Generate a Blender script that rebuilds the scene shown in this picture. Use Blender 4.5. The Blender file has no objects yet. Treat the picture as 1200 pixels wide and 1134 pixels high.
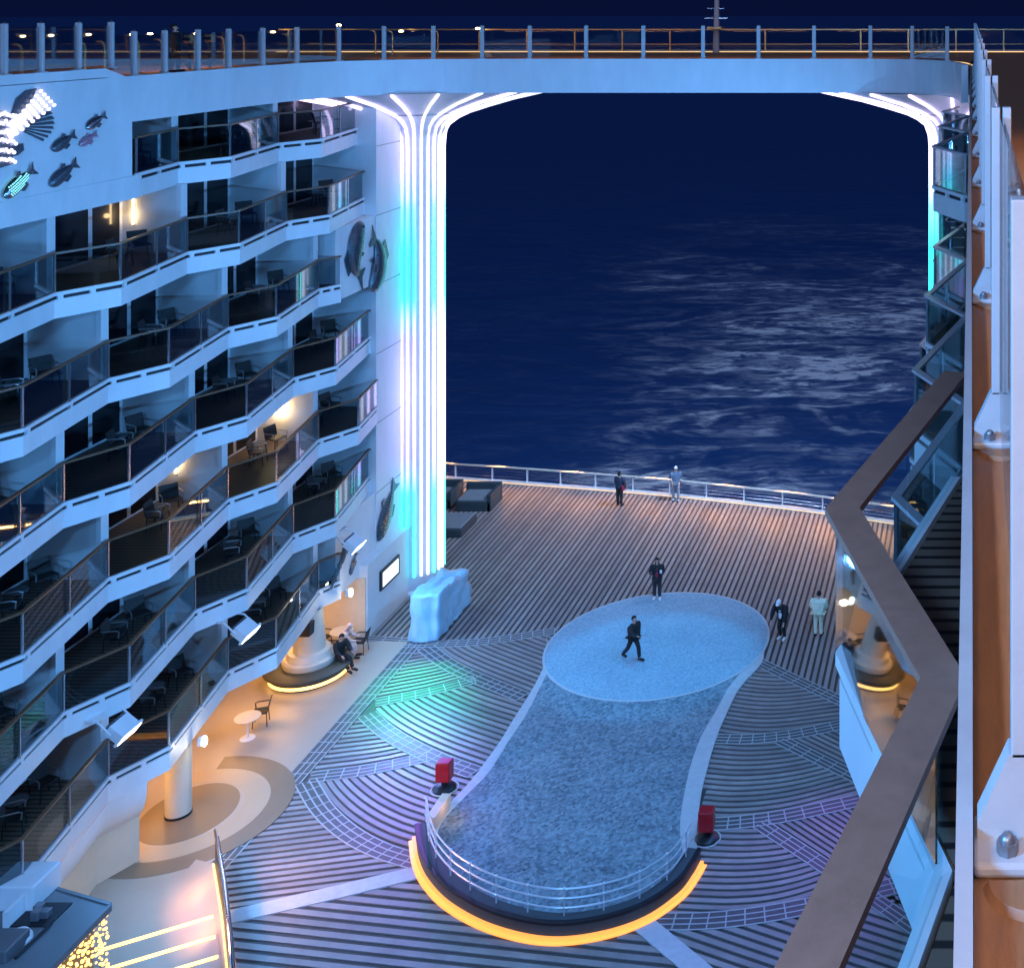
import bpy, bmesh, math, random
from mathutils import Vector, Matrix
random.seed(7)
R = math.radians
PI = math.pi
sc = bpy.context.scene
COL = sc.collection

# ------------------------------------------------------------------ camera
# level camera on the ship's upper starboard edge, looking aft (+Y); the vanishing point sits at pixel (1138, 12)
F, VX, VY, CZ = 1490.0, 1138.0, 12.0, 25.3
cam = bpy.data.cameras.new('camera')
cam.sensor_fit = 'HORIZONTAL'
cam.sensor_width = 36.0
cam.lens = F / 1200 * 36
cam.shift_x = (600 - VX) / 1200
cam.shift_y = -(567 - VY) / 1200
cam.clip_start = 0.05
cam.clip_end = 20000
camo = bpy.data.objects.new('camera', cam)
camo.location = (0, 0, CZ)
camo.rotation_euler = (R(90), 0, 0)
COL.objects.link(camo)
sc.camera = camo

# ------------------------------------------------------------------ world, added night fill, exposure
w = bpy.data.worlds.new('World')
sc.world = w
w.use_nodes = True
nt = w.node_tree
bg = nt.nodes['Background']
bg.inputs['Color'].default_value = (0.0022, 0.0050, 0.031, 1)
bg.inputs['Strength'].default_value = 1.0
sun = bpy.data.lights.new('night_fill', 'SUN')  # unseen blue sun added as general fill for the night
sun.energy = 1.0
sun.color = (0.34, 0.50, 1.0)
sun.angle = R(30)
suno = bpy.data.objects.new('night_fill', sun)
suno.rotation_euler = Vector((-0.28, 0.72, -0.95)).to_track_quat('-Z', 'Y').to_euler()
suno.location = (0, -20, 60)
COL.objects.link(suno)
sc.view_settings.view_transform = 'Standard'
sc.view_settings.look = 'None'
sc.view_settings.exposure = 0.04
sc.view_settings.gamma = 1.0
sc.cycles.use_denoising = True
sc.cycles.max_bounces = 8
sc.cycles.diffuse_bounces = 3
sc.cycles.transparent_max_bounces = 24
sc.cycles.sample_clamp_indirect = 6
sc.cycles.caustics_reflective = False
sc.cycles.caustics_refractive = False

def lamp(name, kind, loc, target, power, color, size=0.4, size_y=None, spot=60, blend=0.5, spread=None):
    l = bpy.data.lights.new(name, kind)
    l.energy = power
    l.color = color
    if kind == 'AREA':
        l.shape = 'RECTANGLE'
        l.size = size
        l.size_y = size_y or size
        if spread: l.spread = R(spread)
    elif kind == 'SPOT':
        l.spot_size = R(spot); l.spot_blend = blend; l.shadow_soft_size = size
    else:
        l.shadow_soft_size = size
    o = bpy.data.objects.new(name, l)
    o.location = loc
    v = Vector(target) - Vector(loc)
    o.rotation_euler = v.to_track_quat('-Z', 'Y').to_euler()
    COL.objects.link(o)
    return o

BLUE = (0.11, 0.42, 1.0)
# unseen floods: forward ones added as fill, starboard ones assumed from the port lamps
lamp('fill_forward', 'AREA', (-6.5, -1.0, 27.5), (-14, 40, 5), 3500, BLUE, 3.0, 1.0)
lamp('fill_forward', 'AREA', (-18.5, 0.5, 17.0), (-17, 40, 7), 3700, BLUE, 3.0, 1.0)
for dd in (28.0, 36.0, 44.0):
    lamp('flood_starboard', 'AREA', (-1.9, dd, 16.0), (-25, dd + 1, 12.0), 1600, BLUE, 0.4, 0.25)
lamp('flood_disc', 'SPOT', (-12.4, 50.5, 21.6), (-12.4, 49.2, 0), 7000, (0.03, 0.46, 1.0), 0.3, spot=23, blend=0.25)

# ------------------------------------------------------------------ pixel helpers (photograph is 1200 x 1134)
def P(px, py, z=0.0):
    d = F * (CZ - z) / (py - VY)
    return Vector(((px - VX) * d / F, d, z))
def PD(px, py, d):
    return Vector(((px - VX) * d / F, d, CZ - (py - VY) * d / F))
def PX(px, py, X):
    d = X * F / (px - VX)
    return Vector((X, d, CZ - (py - VY) * d / F))

# ------------------------------------------------------------------ materials
MATS = {}
def mat(name, color, rough=0.5, metal=0.0, var=0.0, vscale=3.0, bump=0.0, bscale=30.0, emit=None, estr=0.0, spec=0.5, stretch=None):
    m = bpy.data.materials.new(name)
    m.use_nodes = True
    n = m.node_tree.nodes; L = m.node_tree.links
    b = n['Principled BSDF']
    b.inputs['Base Color'].default_value = (*color, 1)
    b.inputs['Roughness'].default_value = rough
    b.inputs['Metallic'].default_value = metal
    b.inputs['Specular IOR Level'].default_value = spec
    if emit:
        b.inputs['Emission Color'].default_value = (*emit, 1)
        b.inputs['Emission Strength'].default_value = estr
    if var or bump:
        tc = n.new('ShaderNodeTexCoord')
        src = tc.outputs['Object']
        if stretch:
            mp = n.new('ShaderNodeMapping'); mp.inputs['Scale'].default_value = stretch
            L.new(src, mp.inputs['Vector']); src = mp.outputs['Vector']
    if var:
        nz = n.new('ShaderNodeTexNoise'); nz.inputs['Scale'].default_value = vscale; nz.inputs['Detail'].default_value = 5
        nz.inputs['Roughness'].default_value = 0.65
        L.new(src, nz.inputs['Vector'])
        cr = n.new('ShaderNodeValToRGB')
        cr.color_ramp.elements[0].position = 0.25; cr.color_ramp.elements[1].position = 0.75
        cr.color_ramp.elements[0].color = (*[max(0, c * (1 - var)) for c in color], 1)
        cr.color_ramp.elements[1].color = (*[min(1, c * (1 + var)) for c in color], 1)
        L.new(nz.outputs['Fac'], cr.inputs['Fac'])
        L.new(cr.outputs['Color'], b.inputs['Base Color'])
        rr = n.new('ShaderNodeMapRange'); rr.inputs['To Min'].default_value = max(0.02, rough - 0.12); rr.inputs['To Max'].default_value = min(1, rough + 0.12)
        L.new(nz.outputs['Fac'], rr.inputs['Value']); L.new(rr.outputs['Result'], b.inputs['Roughness'])
    if bump:
        nb = n.new('ShaderNodeTexNoise'); nb.inputs['Scale'].default_value = bscale; nb.inputs['Detail'].default_value = 4
        L.new(src, nb.inputs['Vector'])
        bp = n.new('ShaderNodeBump'); bp.inputs['Strength'].default_value = bump; bp.inputs['Distance'].default_value = 0.02
        L.new(nb.outputs['Fac'], bp.inputs['Height']); L.new(bp.outputs['Normal'], b.inputs['Normal'])
    MATS[name] = m
    return m

def glass_mat(name, tint, gloss=0.06, refl=0.5):
    m = bpy.data.materials.new(name); m.use_nodes = True
    n = m.node_tree.nodes; L = m.node_tree.links
    n.remove(n['Principled BSDF'])
    tr = n.new('ShaderNodeBsdfTransparent'); tr.inputs['Color'].default_value = (*tint, 1)
    gl = n.new('ShaderNodeBsdfGlossy'); gl.inputs['Roughness'].default_value = 0.02
    fr = n.new('ShaderNodeFresnel'); fr.inputs['IOR'].default_value = 1.5
    ad = n.new('ShaderNodeMath'); ad.operation = 'MULTIPLY_ADD'; ad.inputs[1].default_value = refl; ad.inputs[2].default_value = gloss
    mx = n.new('ShaderNodeMixShader')
    L.new(fr.outputs['Fac'], ad.inputs[0]); L.new(ad.outputs[0], mx.inputs['Fac'])
    L.new(tr.outputs[0], mx.inputs[1]); L.new(gl.outputs[0], mx.inputs[2])
    L.new(mx.outputs[0], n['Material Output'].inputs['Surface'])
    MATS[name] = m
    return m

mat('white_paint', (0.76, 0.77, 0.78), 0.42, var=0.085, vscale=1.1, bump=0.05, bscale=1.6, stretch=(1.0, 1.0, 0.35))
mat('white_wall', (0.72, 0.72, 0.72), 0.55, var=0.05, vscale=1.2)
mat('soffit', (0.7, 0.7, 0.7), 0.6)
mat('slot_dark', (0.012, 0.014, 0.02), 0.6)
mat('rail_wood', (0.16, 0.085, 0.045), 0.4, var=0.25, vscale=6, stretch=(6, 1, 6))
mat('balcony_floor', (0.11, 0.075, 0.05), 0.55, var=0.3, vscale=4, stretch=(9, 1, 1))
_m = MATS['balcony_floor']; _n = _m.node_tree.nodes; _l = _m.node_tree.links
_w = _n.new('ShaderNodeTexWave'); _w.bands_direction = 'Y'; _w.inputs['Scale'].default_value = 1.6; _w.inputs['Distortion'].default_value = 0.0
_tc = _n.new('ShaderNodeTexCoord'); _l.new(_tc.outputs['Object'], _w.inputs['Vector'])
_r = _n.new('ShaderNodeValToRGB'); _r.color_ramp.elements[0].position = 0.12; _r.color_ramp.elements[1].position = 0.3
_r.color_ramp.elements[0].color = (0.02, 0.013, 0.01, 1); _r.color_ramp.elements[1].color = (0.17, 0.11, 0.075, 1)
_l.new(_w.outputs['Fac'], _r.inputs['Fac']); _l.new(_r.outputs['Color'], _n['Principled BSDF'].inputs['Base Color'])
mat('window_dark', (0.008, 0.010, 0.016), 0.08, var=0.3, vscale=0.7)
mat('window_lit', (0.25, 0.12, 0.05), 0.3, var=0.5, vscale=2.0, emit=(1.0, 0.5, 0.18), estr=0.10)
mat('frame_white', (0.75, 0.75, 0.76), 0.35)
mat('steel', (0.62, 0.63, 0.65), 0.25, 0.9)
mat('chrome', (0.80, 0.82, 0.85), 0.12, 1.0)
mat('rail_steel', (0.70, 0.73, 0.78), 0.32, 0.35)
mat('dark_metal', (0.03, 0.033, 0.04), 0.4, 0.5)
mat('grey_metal', (0.25, 0.26, 0.28), 0.4, 0.6)
mat('deck_base', (0.075, 0.062, 0.058), 0.6, var=0.3, vscale=8)
mat('deck_wood', (0.30, 0.265, 0.25), 0.5, var=0.22, vscale=1.3, bump=0.08, bscale=25, stretch=(1, 1, 1))
mat('deck_wood_pale', (0.34, 0.30, 0.28), 0.5, var=0.2, vscale=1.7, bump=0.08, bscale=25)
mat('deck_wood_dull', (0.26, 0.23, 0.22), 0.55, var=0.25, vscale=1.1, bump=0.08, bscale=25)
mat('tile_dark', (0.10, 0.095, 0.095), 0.55, var=0.25, vscale=6)
mat('grout_light', (0.42, 0.42, 0.42), 0.6)
mat('strip_pale', (0.52, 0.52, 0.53), 0.6, var=0.12, vscale=5)
mat('beige_floor', (0.47, 0.375, 0.285), 0.38, var=0.06, vscale=0.8)
mat('brown_floor', (0.25, 0.17, 0.105), 0.42, var=0.08, vscale=1.2)
mat('tan_floor', (0.48, 0.36, 0.24), 0.42, var=0.06, vscale=1.2)
mat('beige_wall', (0.68, 0.58, 0.44), 0.55, var=0.05)
mat('cream_plaster', (0.66, 0.60, 0.50), 0.5, var=0.05, vscale=2)
mat('olive_seat', (0.075, 0.07, 0.05), 0.55, var=0.15, vscale=5)
mat('black_plastic', (0.012, 0.012, 0.014), 0.45)
mat('sofa_dark', (0.045, 0.065, 0.075), 0.6, var=0.2, vscale=4)
mat('sofa_top', (0.20, 0.23, 0.25), 0.7, var=0.15, vscale=5, bump=0.1, bscale=40)
mat('tarp_cyan_lit', (0.30, 0.58, 0.74), 0.4, var=0.10, vscale=3, bump=1.0, bscale=9)  # white cloth; the cyan light of the column is mixed into its colour
mat('red_plastic', (0.42, 0.012, 0.02), 0.35, var=0.1, vscale=5)
mat('kiosk_roof', (0.15, 0.17, 0.18), 0.55, var=0.12, vscale=1.2)
mat('kiosk_side', (0.14, 0.11, 0.10), 0.5)
mat('wicker', (0.035, 0.03, 0.03), 0.65, var=0.3, vscale=30)
mat('chair_arm', (0.55, 0.55, 0.55), 0.3, 0.7)
mat('ledge_wood', (0.33, 0.16, 0.07), 0.5, var=0.22, vscale=5, bump=0.15, bscale=30, stretch=(8, 1, 1))
mat('post_paint', (0.50, 0.49, 0.49), 0.38, var=0.07, vscale=6, bump=0.05, bscale=60)
mat('rail_pale', (0.52, 0.47, 0.50), 0.4, var=0.1)
mat('big_rail', (0.42, 0.18, 0.115), 0.5, var=0.13, vscale=8, bump=0.08, bscale=60)
mat('fish_silver', (0.30, 0.32, 0.36), 0.25, 0.9, var=0.5, vscale=18)
mat('fish_dark', (0.09, 0.12, 0.15), 0.35, 0.6, var=0.5, vscale=14)
mat('fish_pink', (0.55, 0.32, 0.42), 0.3, 0.5, var=0.3, vscale=14)
mat('fish_scale', (0.45, 0.48, 0.50), 0.2, 1.0)
mat('gold_rail', (0.75, 0.5, 0.22), 0.35, 0.6)
mat('skin', (0.55, 0.33, 0.24), 0.5)
mat('lamp_white', (0.9, 0.9, 0.9), 0.4, emit=(0.95, 0.97, 1.0), estr=9)
mat('lamp_warm', (0.9, 0.8, 0.6), 0.4, emit=(1.0, 0.72, 0.36), estr=14)
mat('led_orange', (0.9, 0.5, 0.1), 0.4, emit=(1.0, 0.33, 0.05), estr=1.15)
mat('led_yellow', (0.9, 0.7, 0.2), 0.4, emit=(1.0, 0.66, 0.12), estr=3.0)
mat('led_warm', (0.9, 0.7, 0.3), 0.4, emit=(1.0, 0.55, 0.14), estr=3.0)
mat('led_gold', (0.9, 0.6, 0.25), 0.4, emit=(1.0, 0.6, 0.22), estr=1.6)
mat('neon_white', (0.9, 0.9, 0.9), 0.4, emit=(0.86, 0.76, 1.0), estr=1.7)
mat('neon_cyan', (0.5, 0.9, 0.9), 0.4, emit=(0.3, 1.0, 0.85), estr=1.2)
mat('neon_pale', (0.9, 0.9, 0.9), 0.4, emit=(0.92, 0.88, 1.0), estr=1.2)
mat('column_paint', (0.62, 0.62, 0.66), 0.5, var=0.05)
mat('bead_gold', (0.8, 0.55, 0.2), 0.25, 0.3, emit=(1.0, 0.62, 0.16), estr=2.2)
mat('screen_lit', (0.9, 0.9, 0.9), 0.4, emit=(1.0, 1.0, 0.97), estr=1.2)
glass_mat('glass_dark', (0.70, 0.77, 0.79), 0.02)
glass_mat('glass_clear', (0.90, 0.93, 0.94), 0.012)
glass_mat('glass_mirror', (0.75, 0.8, 0.8), 0.30, 0.6)
glass_mat('glass_teal', (0.90, 0.95, 0.95), 0.0, 0.10)
for nm, c in (('cloth_black', (0.012, 0.012, 0.014)), ('cloth_navy', (0.03, 0.045, 0.08)), ('cloth_denim', (0.22, 0.27, 0.33)), ('cloth_red', (0.35, 0.02, 0.05)),
              ('cloth_cream', (0.80, 0.80, 0.58)), ('cloth_pink', (0.75, 0.48, 0.40)), ('cloth_white', (0.8, 0.8, 0.8)), ('cloth_greyblue', (0.14, 0.20, 0.28)),
              ('hair_dark', (0.01, 0.008, 0.007)), ('hair_grey', (0.4, 0.4, 0.4)), ('cloth_dim', (0.02, 0.022, 0.026))):
    mat(nm, c, 0.8, var=0.2, vscale=12, bump=0.2, bscale=25)

# carpet with flecks
def carpet_mat(name, c1, c2, scale):
    m = bpy.data.materials.new(name); m.use_nodes = True
    n = m.node_tree.nodes; L = m.node_tree.links; b = n['Principled BSDF']
    tc = n.new('ShaderNodeTexCoord')
    a = n.new('ShaderNodeTexNoise'); a.inputs['Scale'].default_value = scale; a.inputs['Detail'].default_value = 6; a.inputs['Roughness'].default_value = 0.8
    v = n.new('ShaderNodeTexVoronoi'); v.inputs['Scale'].default_value = scale * 1.4
    a2 = n.new('ShaderNodeTexNoise'); a2.inputs['Scale'].default_value = 0.5; a2.inputs['Detail'].default_value = 3
    for t in (a, v, a2): L.new(tc.outputs['Object'], t.inputs['Vector'])
    r = n.new('ShaderNodeValToRGB'); r.color_ramp.elements[0].position = 0.38; r.color_ramp.elements[1].position = 0.72
    r.color_ramp.elements[0].color = (*c1, 1); r.color_ramp.elements[1].color = (*c2, 1)
    mm = n.new('ShaderNodeMath'); mm.operation = 'MULTIPLY_ADD'; mm.inputs[1].default_value = 0.28
    L.new(v.outputs['Color'], mm.inputs[0]); 
    m2 = n.new('ShaderNodeMath'); m2.operation = 'MULTIPLY_ADD'; m2.inputs[1].default_value = 0.25
    L.new(a2.outputs['Fac'], m2.inputs[0]); 
    s = n.new('ShaderNodeMath'); s.operation = 'MULTIPLY'; s.inputs[1].default_value = 0.62
    L.new(a.outputs['Fac'], s.inputs[0]); L.new(s.outputs[0], m2.inputs[2]); L.new(m2.outputs[0], mm.inputs[2])
    L.new(mm.outputs[0], r.inputs['Fac']); L.new(r.outputs['Color'], b.inputs['Base Color'])
    b.inputs['Roughness'].default_value = 0.75
    MATS[name] = m
carpet_mat('carpet_grey', (0.05, 0.08, 0.11), (0.28, 0.36, 0.40), 7.5)
carpet_mat('disc_pale', (0.19, 0.31, 0.38), (0.35, 0.50, 0.58), 10.0)

# neon tubes: colour runs along the height
def neon_mat():
    m = bpy.data.materials.new('neon_tube'); m.use_nodes = True
    n = m.node_tree.nodes; L = m.node_tree.links; b = n['Principled BSDF']
    g = n.new('ShaderNodeNewGeometry'); sp = n.new('ShaderNodeSeparateXYZ')
    L.new(g.outputs['Position'], sp.inputs[0])
    mr = n.new('ShaderNodeMapRange'); mr.inputs['From Min'].default_value = 0; mr.inputs['From Max'].default_value = 22
    L.new(sp.outputs['Z'], mr.inputs['Value'])
    r = n.new('ShaderNodeValToRGB'); els = r.color_ramp.elements
    V = (0.50, 0.34, 1.0, 1); C = (0.0, 0.80, 0.76, 1); G = (0.0, 0.85, 0.66, 1); W = (0.74, 0.58, 1.0, 1); B = (0.10, 0.60, 0.95, 1)
    els[0].position = 0.0; els[0].color = C
    els[1].position = 1.0; els[1].color = W
    for p, c in ((0.20, C), (0.27, V), (0.40, W), (0.50, V), (0.58, C), (0.68, G), (0.76, B), (0.84, W)):
        e = els.new(p); e.color = c
    L.new(mr.outputs['Result'], r.inputs['Fac'])
    L.new(r.outputs['Color'], b.inputs['Emission Color'])
    b.inputs['Emission Strength'].default_value = 3.0
    MATS['neon_tube'] = m
neon_mat()

# ------------------------------------------------------------------ mesh helpers
class MB:
    def __init__(s): s.v = []; s.f = []; s.m = []; s.cur = 0
    def add(s, vs, fs):
        o = len(s.v); s.v += [tuple(v) for v in vs]
        for f in fs: s.f.append([i + o for i in f]); s.m.append(s.cur)
        return s
    def box(s, x0, x1, y0, y1, z0, z1, rot=None, c=None):
        vs = [Vector((x, y, z)) for z in (z0, z1) for x, y in ((x0, y0), (x1, y0), (x1, y1), (x0, y1))]
        if rot is not None:
            c = Vector(c) if c is not None else Vector(((x0 + x1) / 2, (y0 + y1) / 2, (z0 + z1) / 2))
            vs = [rot @ (v - c) + c for v in vs]
        return s.add(vs, [(0, 3, 2, 1), (4, 5, 6, 7), (0, 1, 5, 4), (1, 2, 6, 5), (2, 3, 7, 6), (3, 0, 4, 7)])
    def bbox(s, x0, x1, y0, y1, z0, z1, b=0.02):                     # box with chamfered edges
        m = bmesh.new(); bmesh.ops.create_cube(m, size=1)
        for v in m.verts: v.co = Vector((x0 + (v.co.x + .5) * (x1 - x0), y0 + (v.co.y + .5) * (y1 - y0), z0 + (v.co.z + .5) * (z1 - z0)))
        bmesh.ops.bevel(m, geom=m.edges[:], offset=b, segments=2, affect='EDGES', profile=0.5)
        m.verts.index_update(); s.add([v.co[:] for v in m.verts], [[v.index for v in f.verts] for f in m.faces]); m.free(); return s
    def prism(s, poly, z0, z1):                                      # polygon in XY pulled up
        n = len(poly)
        if sum(poly[i][0] * poly[(i + 1) % n][1] - poly[(i + 1) % n][0] * poly[i][1] for i in range(n)) < 0: poly = poly[::-1]
        vs = [(p[0], p[1], z0) for p in poly] + [(p[0], p[1], z1) for p in poly]
        return s.add(vs, [list(range(n))[::-1], list(range(n, 2 * n))] + [(i, (i + 1) % n, n + (i + 1) % n, n + i) for i in range(n)])
    def tube(s, pts, r, n=8, closed=False):
        pts = [Vector(p) for p in pts]; rs = r if isinstance(r, (list, tuple)) else [r] * len(pts)
        vs = []; N = len(pts)
        for i, p in enumerate(pts):
            if closed: t = pts[(i + 1) % N] - pts[i - 1]
            else: t = pts[min(i + 1, N - 1)] - pts[max(i - 1, 0)]
            t.normalize()
            up = Vector((0, 0, 1)) if abs(t.z) < 0.95 else Vector((1, 0, 0))
            a = t.cross(up).normalized(); b = t.cross(a)
            for k in range(n):
                an = 2 * PI * k / n
                vs.append(p + a * (rs[i] * math.cos(an)) + b * (rs[i] * math.sin(an)))
        fs = []
        for i in range(N if closed else N - 1):
            j = (i + 1) % N
            for k in range(n): fs.append((i * n + k, i * n + (k + 1) % n, j * n + (k + 1) % n, j * n + k))
        if not closed: fs += [list(range(n))[::-1], list(range((N - 1) * n, N * n))]
        return s.add(vs, fs)
    def lathe(s, prof, c, n=32, a0=0, a1=2 * PI):
        cx, cy, cz = c; full = abs(a1 - a0 - 2 * PI) < 1e-6
        k = n if full else n + 1
        vs = []
        for r, z in prof:
            for i in range(k):
                a = a0 + (a1 - a0) * i / n
                vs.append((cx + r * math.cos(a), cy + r * math.sin(a), cz + z))
        fs = []
        for j in range(len(prof) - 1):
            for i in range(n):
                i2 = (i + 1) % k
                fs.append((j * k + i, j * k + i2, (j + 1) * k + i2, (j + 1) * k + i))
        return s.add(vs, fs)
    def sphere(s, c, rx, ry=None, rz=None, seg=12, rings=8):
        ry = ry or rx; rz = rz or rx; vs = [(c[0], c[1], c[2] + rz)]
        for j in range(1, rings):
            t = PI * j / rings
            for i in range(seg):
                a = 2 * PI * i / seg
                vs.append((c[0] + rx * math.sin(t) * math.cos(a), c[1] + ry * math.sin(t) * math.sin(a), c[2] + rz * math.cos(t)))
        vs.append((c[0], c[1], c[2] - rz)); fs = [(0, 1 + i, 1 + (i + 1) % seg) for i in range(seg)]
        for j in range(rings - 2):
            for i in range(seg): fs.append((1 + j * seg + i, 1 + (j + 1) * seg + i, 1 + (j + 1) * seg + (i + 1) % seg, 1 + j * seg + (i + 1) % seg))
        b = len(vs) - 1; o = 1 + (rings - 2) * seg
        fs += [(b, o + (i + 1) % seg, o + i) for i in range(seg)]
        return s.add(vs, fs)
    def strip(s, pts, off0, off1, z0, z1):                            # wall band that follows a plan polyline, from offset off0 to off1 (left-hand normal)
        a = offset(pts, off0); b = offset(pts, off1); n = len(pts)
        vs = [(p[0], p[1], z) for z in (z0, z1) for q in (a, b) for p in q]
        fs = []
        for i in range(n - 1):
            fs += [(i, i + 1, 2 * n + i + 1, 2 * n + i), (n + i + 1, n + i, 3 * n + i, 3 * n + i + 1),
                   (2 * n + i, 2 * n + i + 1, 3 * n + i + 1, 3 * n + i), (i + 1, i, n + i, n + i + 1)]
        fs += [(0, 2 * n, 3 * n, n), (n - 1, 2 * n - 1, 4 * n - 1, 3 * n - 1)]
        return s.add(vs, fs)
    def build(s, name, mats, parent=None, smooth=False, local=False):
        me = bpy.data.meshes.new(name)
        if parent is not None and not local:
            o = Vector((0, 0, 0)); q = parent
            while q: o += q.location; q = q.parent
            vs = [(x - o.x, y - o.y, z - o.z) for x, y, z in s.v]
        else: vs = s.v
        me.from_pydata(vs, [], s.f)
        if not isinstance(mats, (list, tuple)): mats = [mats]
        for m in mats: me.materials.append(MATS[m])
        me.polygons.foreach_set('material_index', s.m)
        bm = bmesh.new(); bm.from_mesh(me); bmesh.ops.recalc_face_normals(bm, faces=bm.faces[:]); bm.to_mesh(me); bm.free()
        if smooth:
            me.polygons.foreach_set('use_smooth', [True] * len(me.polygons))
            try: me.set_sharp_from_angle(angle=R(40))
            except Exception: pass
        ob = bpy.data.objects.new(name, me); COL.objects.link(ob)
        if parent is not None: ob.parent = parent
        return ob

def offset(pts, off):
    if not off: return [tuple(p[:2]) for p in pts]
    out = []
    for i, p in enumerate(pts):
        p = Vector(p[:2])
        d1 = (p - Vector(pts[i - 1][:2])).normalized() if i > 0 else None
        d2 = (Vector(pts[i + 1][:2]) - p).normalized() if i < len(pts) - 1 else None
        if d1 is None: d1 = d2
        if d2 is None: d2 = d1
        n1 = Vector((-d1.y, d1.x)); n2 = Vector((-d2.y, d2.x)); m = (n1 + n2)
        if m.length < 1e-6: m = n1
        m.normalize(); k = off / max(0.35, m.dot(n1))
        out.append((p.x + m.x * k, p.y + m.y * k))
    return out

def tag(o, label=None, cat=None, group=None, kind=None):
    if label: o['label'] = label
    if cat: o['category'] = cat
    if group: o['group'] = group
    if kind: o['kind'] = kind
    return o
def thing(name, loc, label, cat, group=None, rz=0):
    o = bpy.data.objects.new(name, None); o.empty_display_size = 0.2
    o.location = loc; o.rotation_euler = (0, 0, rz); COL.objects.link(o)
    return tag(o, label, cat, group)
def copy_tree(o, parent=None):
    c = o.copy(); COL.objects.link(c); c.parent = parent
    for ch in list(o.children): copy_tree(ch, c)
    return c
ORD = ['zeroth', 'first', 'second', 'third', 'fourth', 'fifth', 'sixth', 'seventh', 'eighth', 'ninth', 'tenth', 'eleventh', 'twelfth', 'thirteenth', 'fourteenth', 'fifteenth', 'sixteenth']

def ray_hit(pts, px):                                                # where the view direction of a pixel column meets a plan polyline
    s = (px - VX) / F
    for a, b in zip(pts, pts[1:]):
        fa = a[0] - s * a[1]; fb = b[0] - s * b[1]
        if fa * fb <= 0 and fa != fb:
            t = fa / (fa - fb); return (a[0] + t * (b[0] - a[0]), a[1] + t * (b[1] - a[1]))
    return None
def inpoly(x, y, poly):
    c = False; n = len(poly)
    for i in range(n):
        x1, y1 = poly[i][:2]; x2, y2 = poly[i - 1][:2]
        if (y1 > y) != (y2 > y) and x < (x2 - x1) * (y - y1) / (y2 - y1) + x1: c = not c
    return c
def resample(pts, step):
    out = [Vector(pts[0][:2])]
    for a, b in zip(pts, pts[1:]):
        a = Vector(a[:2]); b = Vector(b[:2]); n = max(1, int((b - a).length / step))
        out += [a + (b - a) * (i / n) for i in range(1, n + 1)]
    return out
def smooth_curve(pts, n=10):                                          # Catmull-Rom through plan points
    p = [Vector(q[:2]) for q in pts]; p = [p[0] * 2 - p[1]] + p + [p[-1] * 2 - p[-2]]; out = []
    for i in range(1, len(p) - 2):
        for k in range(n):
            t = k / n
            out.append(0.5 * ((2 * p[i]) + (p[i + 1] - p[i - 1]) * t + (2 * p[i - 1] - 5 * p[i] + 4 * p[i + 1] - p[i + 2]) * t * t + (3 * p[i] - p[i - 1] - 3 * p[i + 1] + p[i + 2]) * t ** 3))
    out.append(p[-2]); return out

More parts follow.
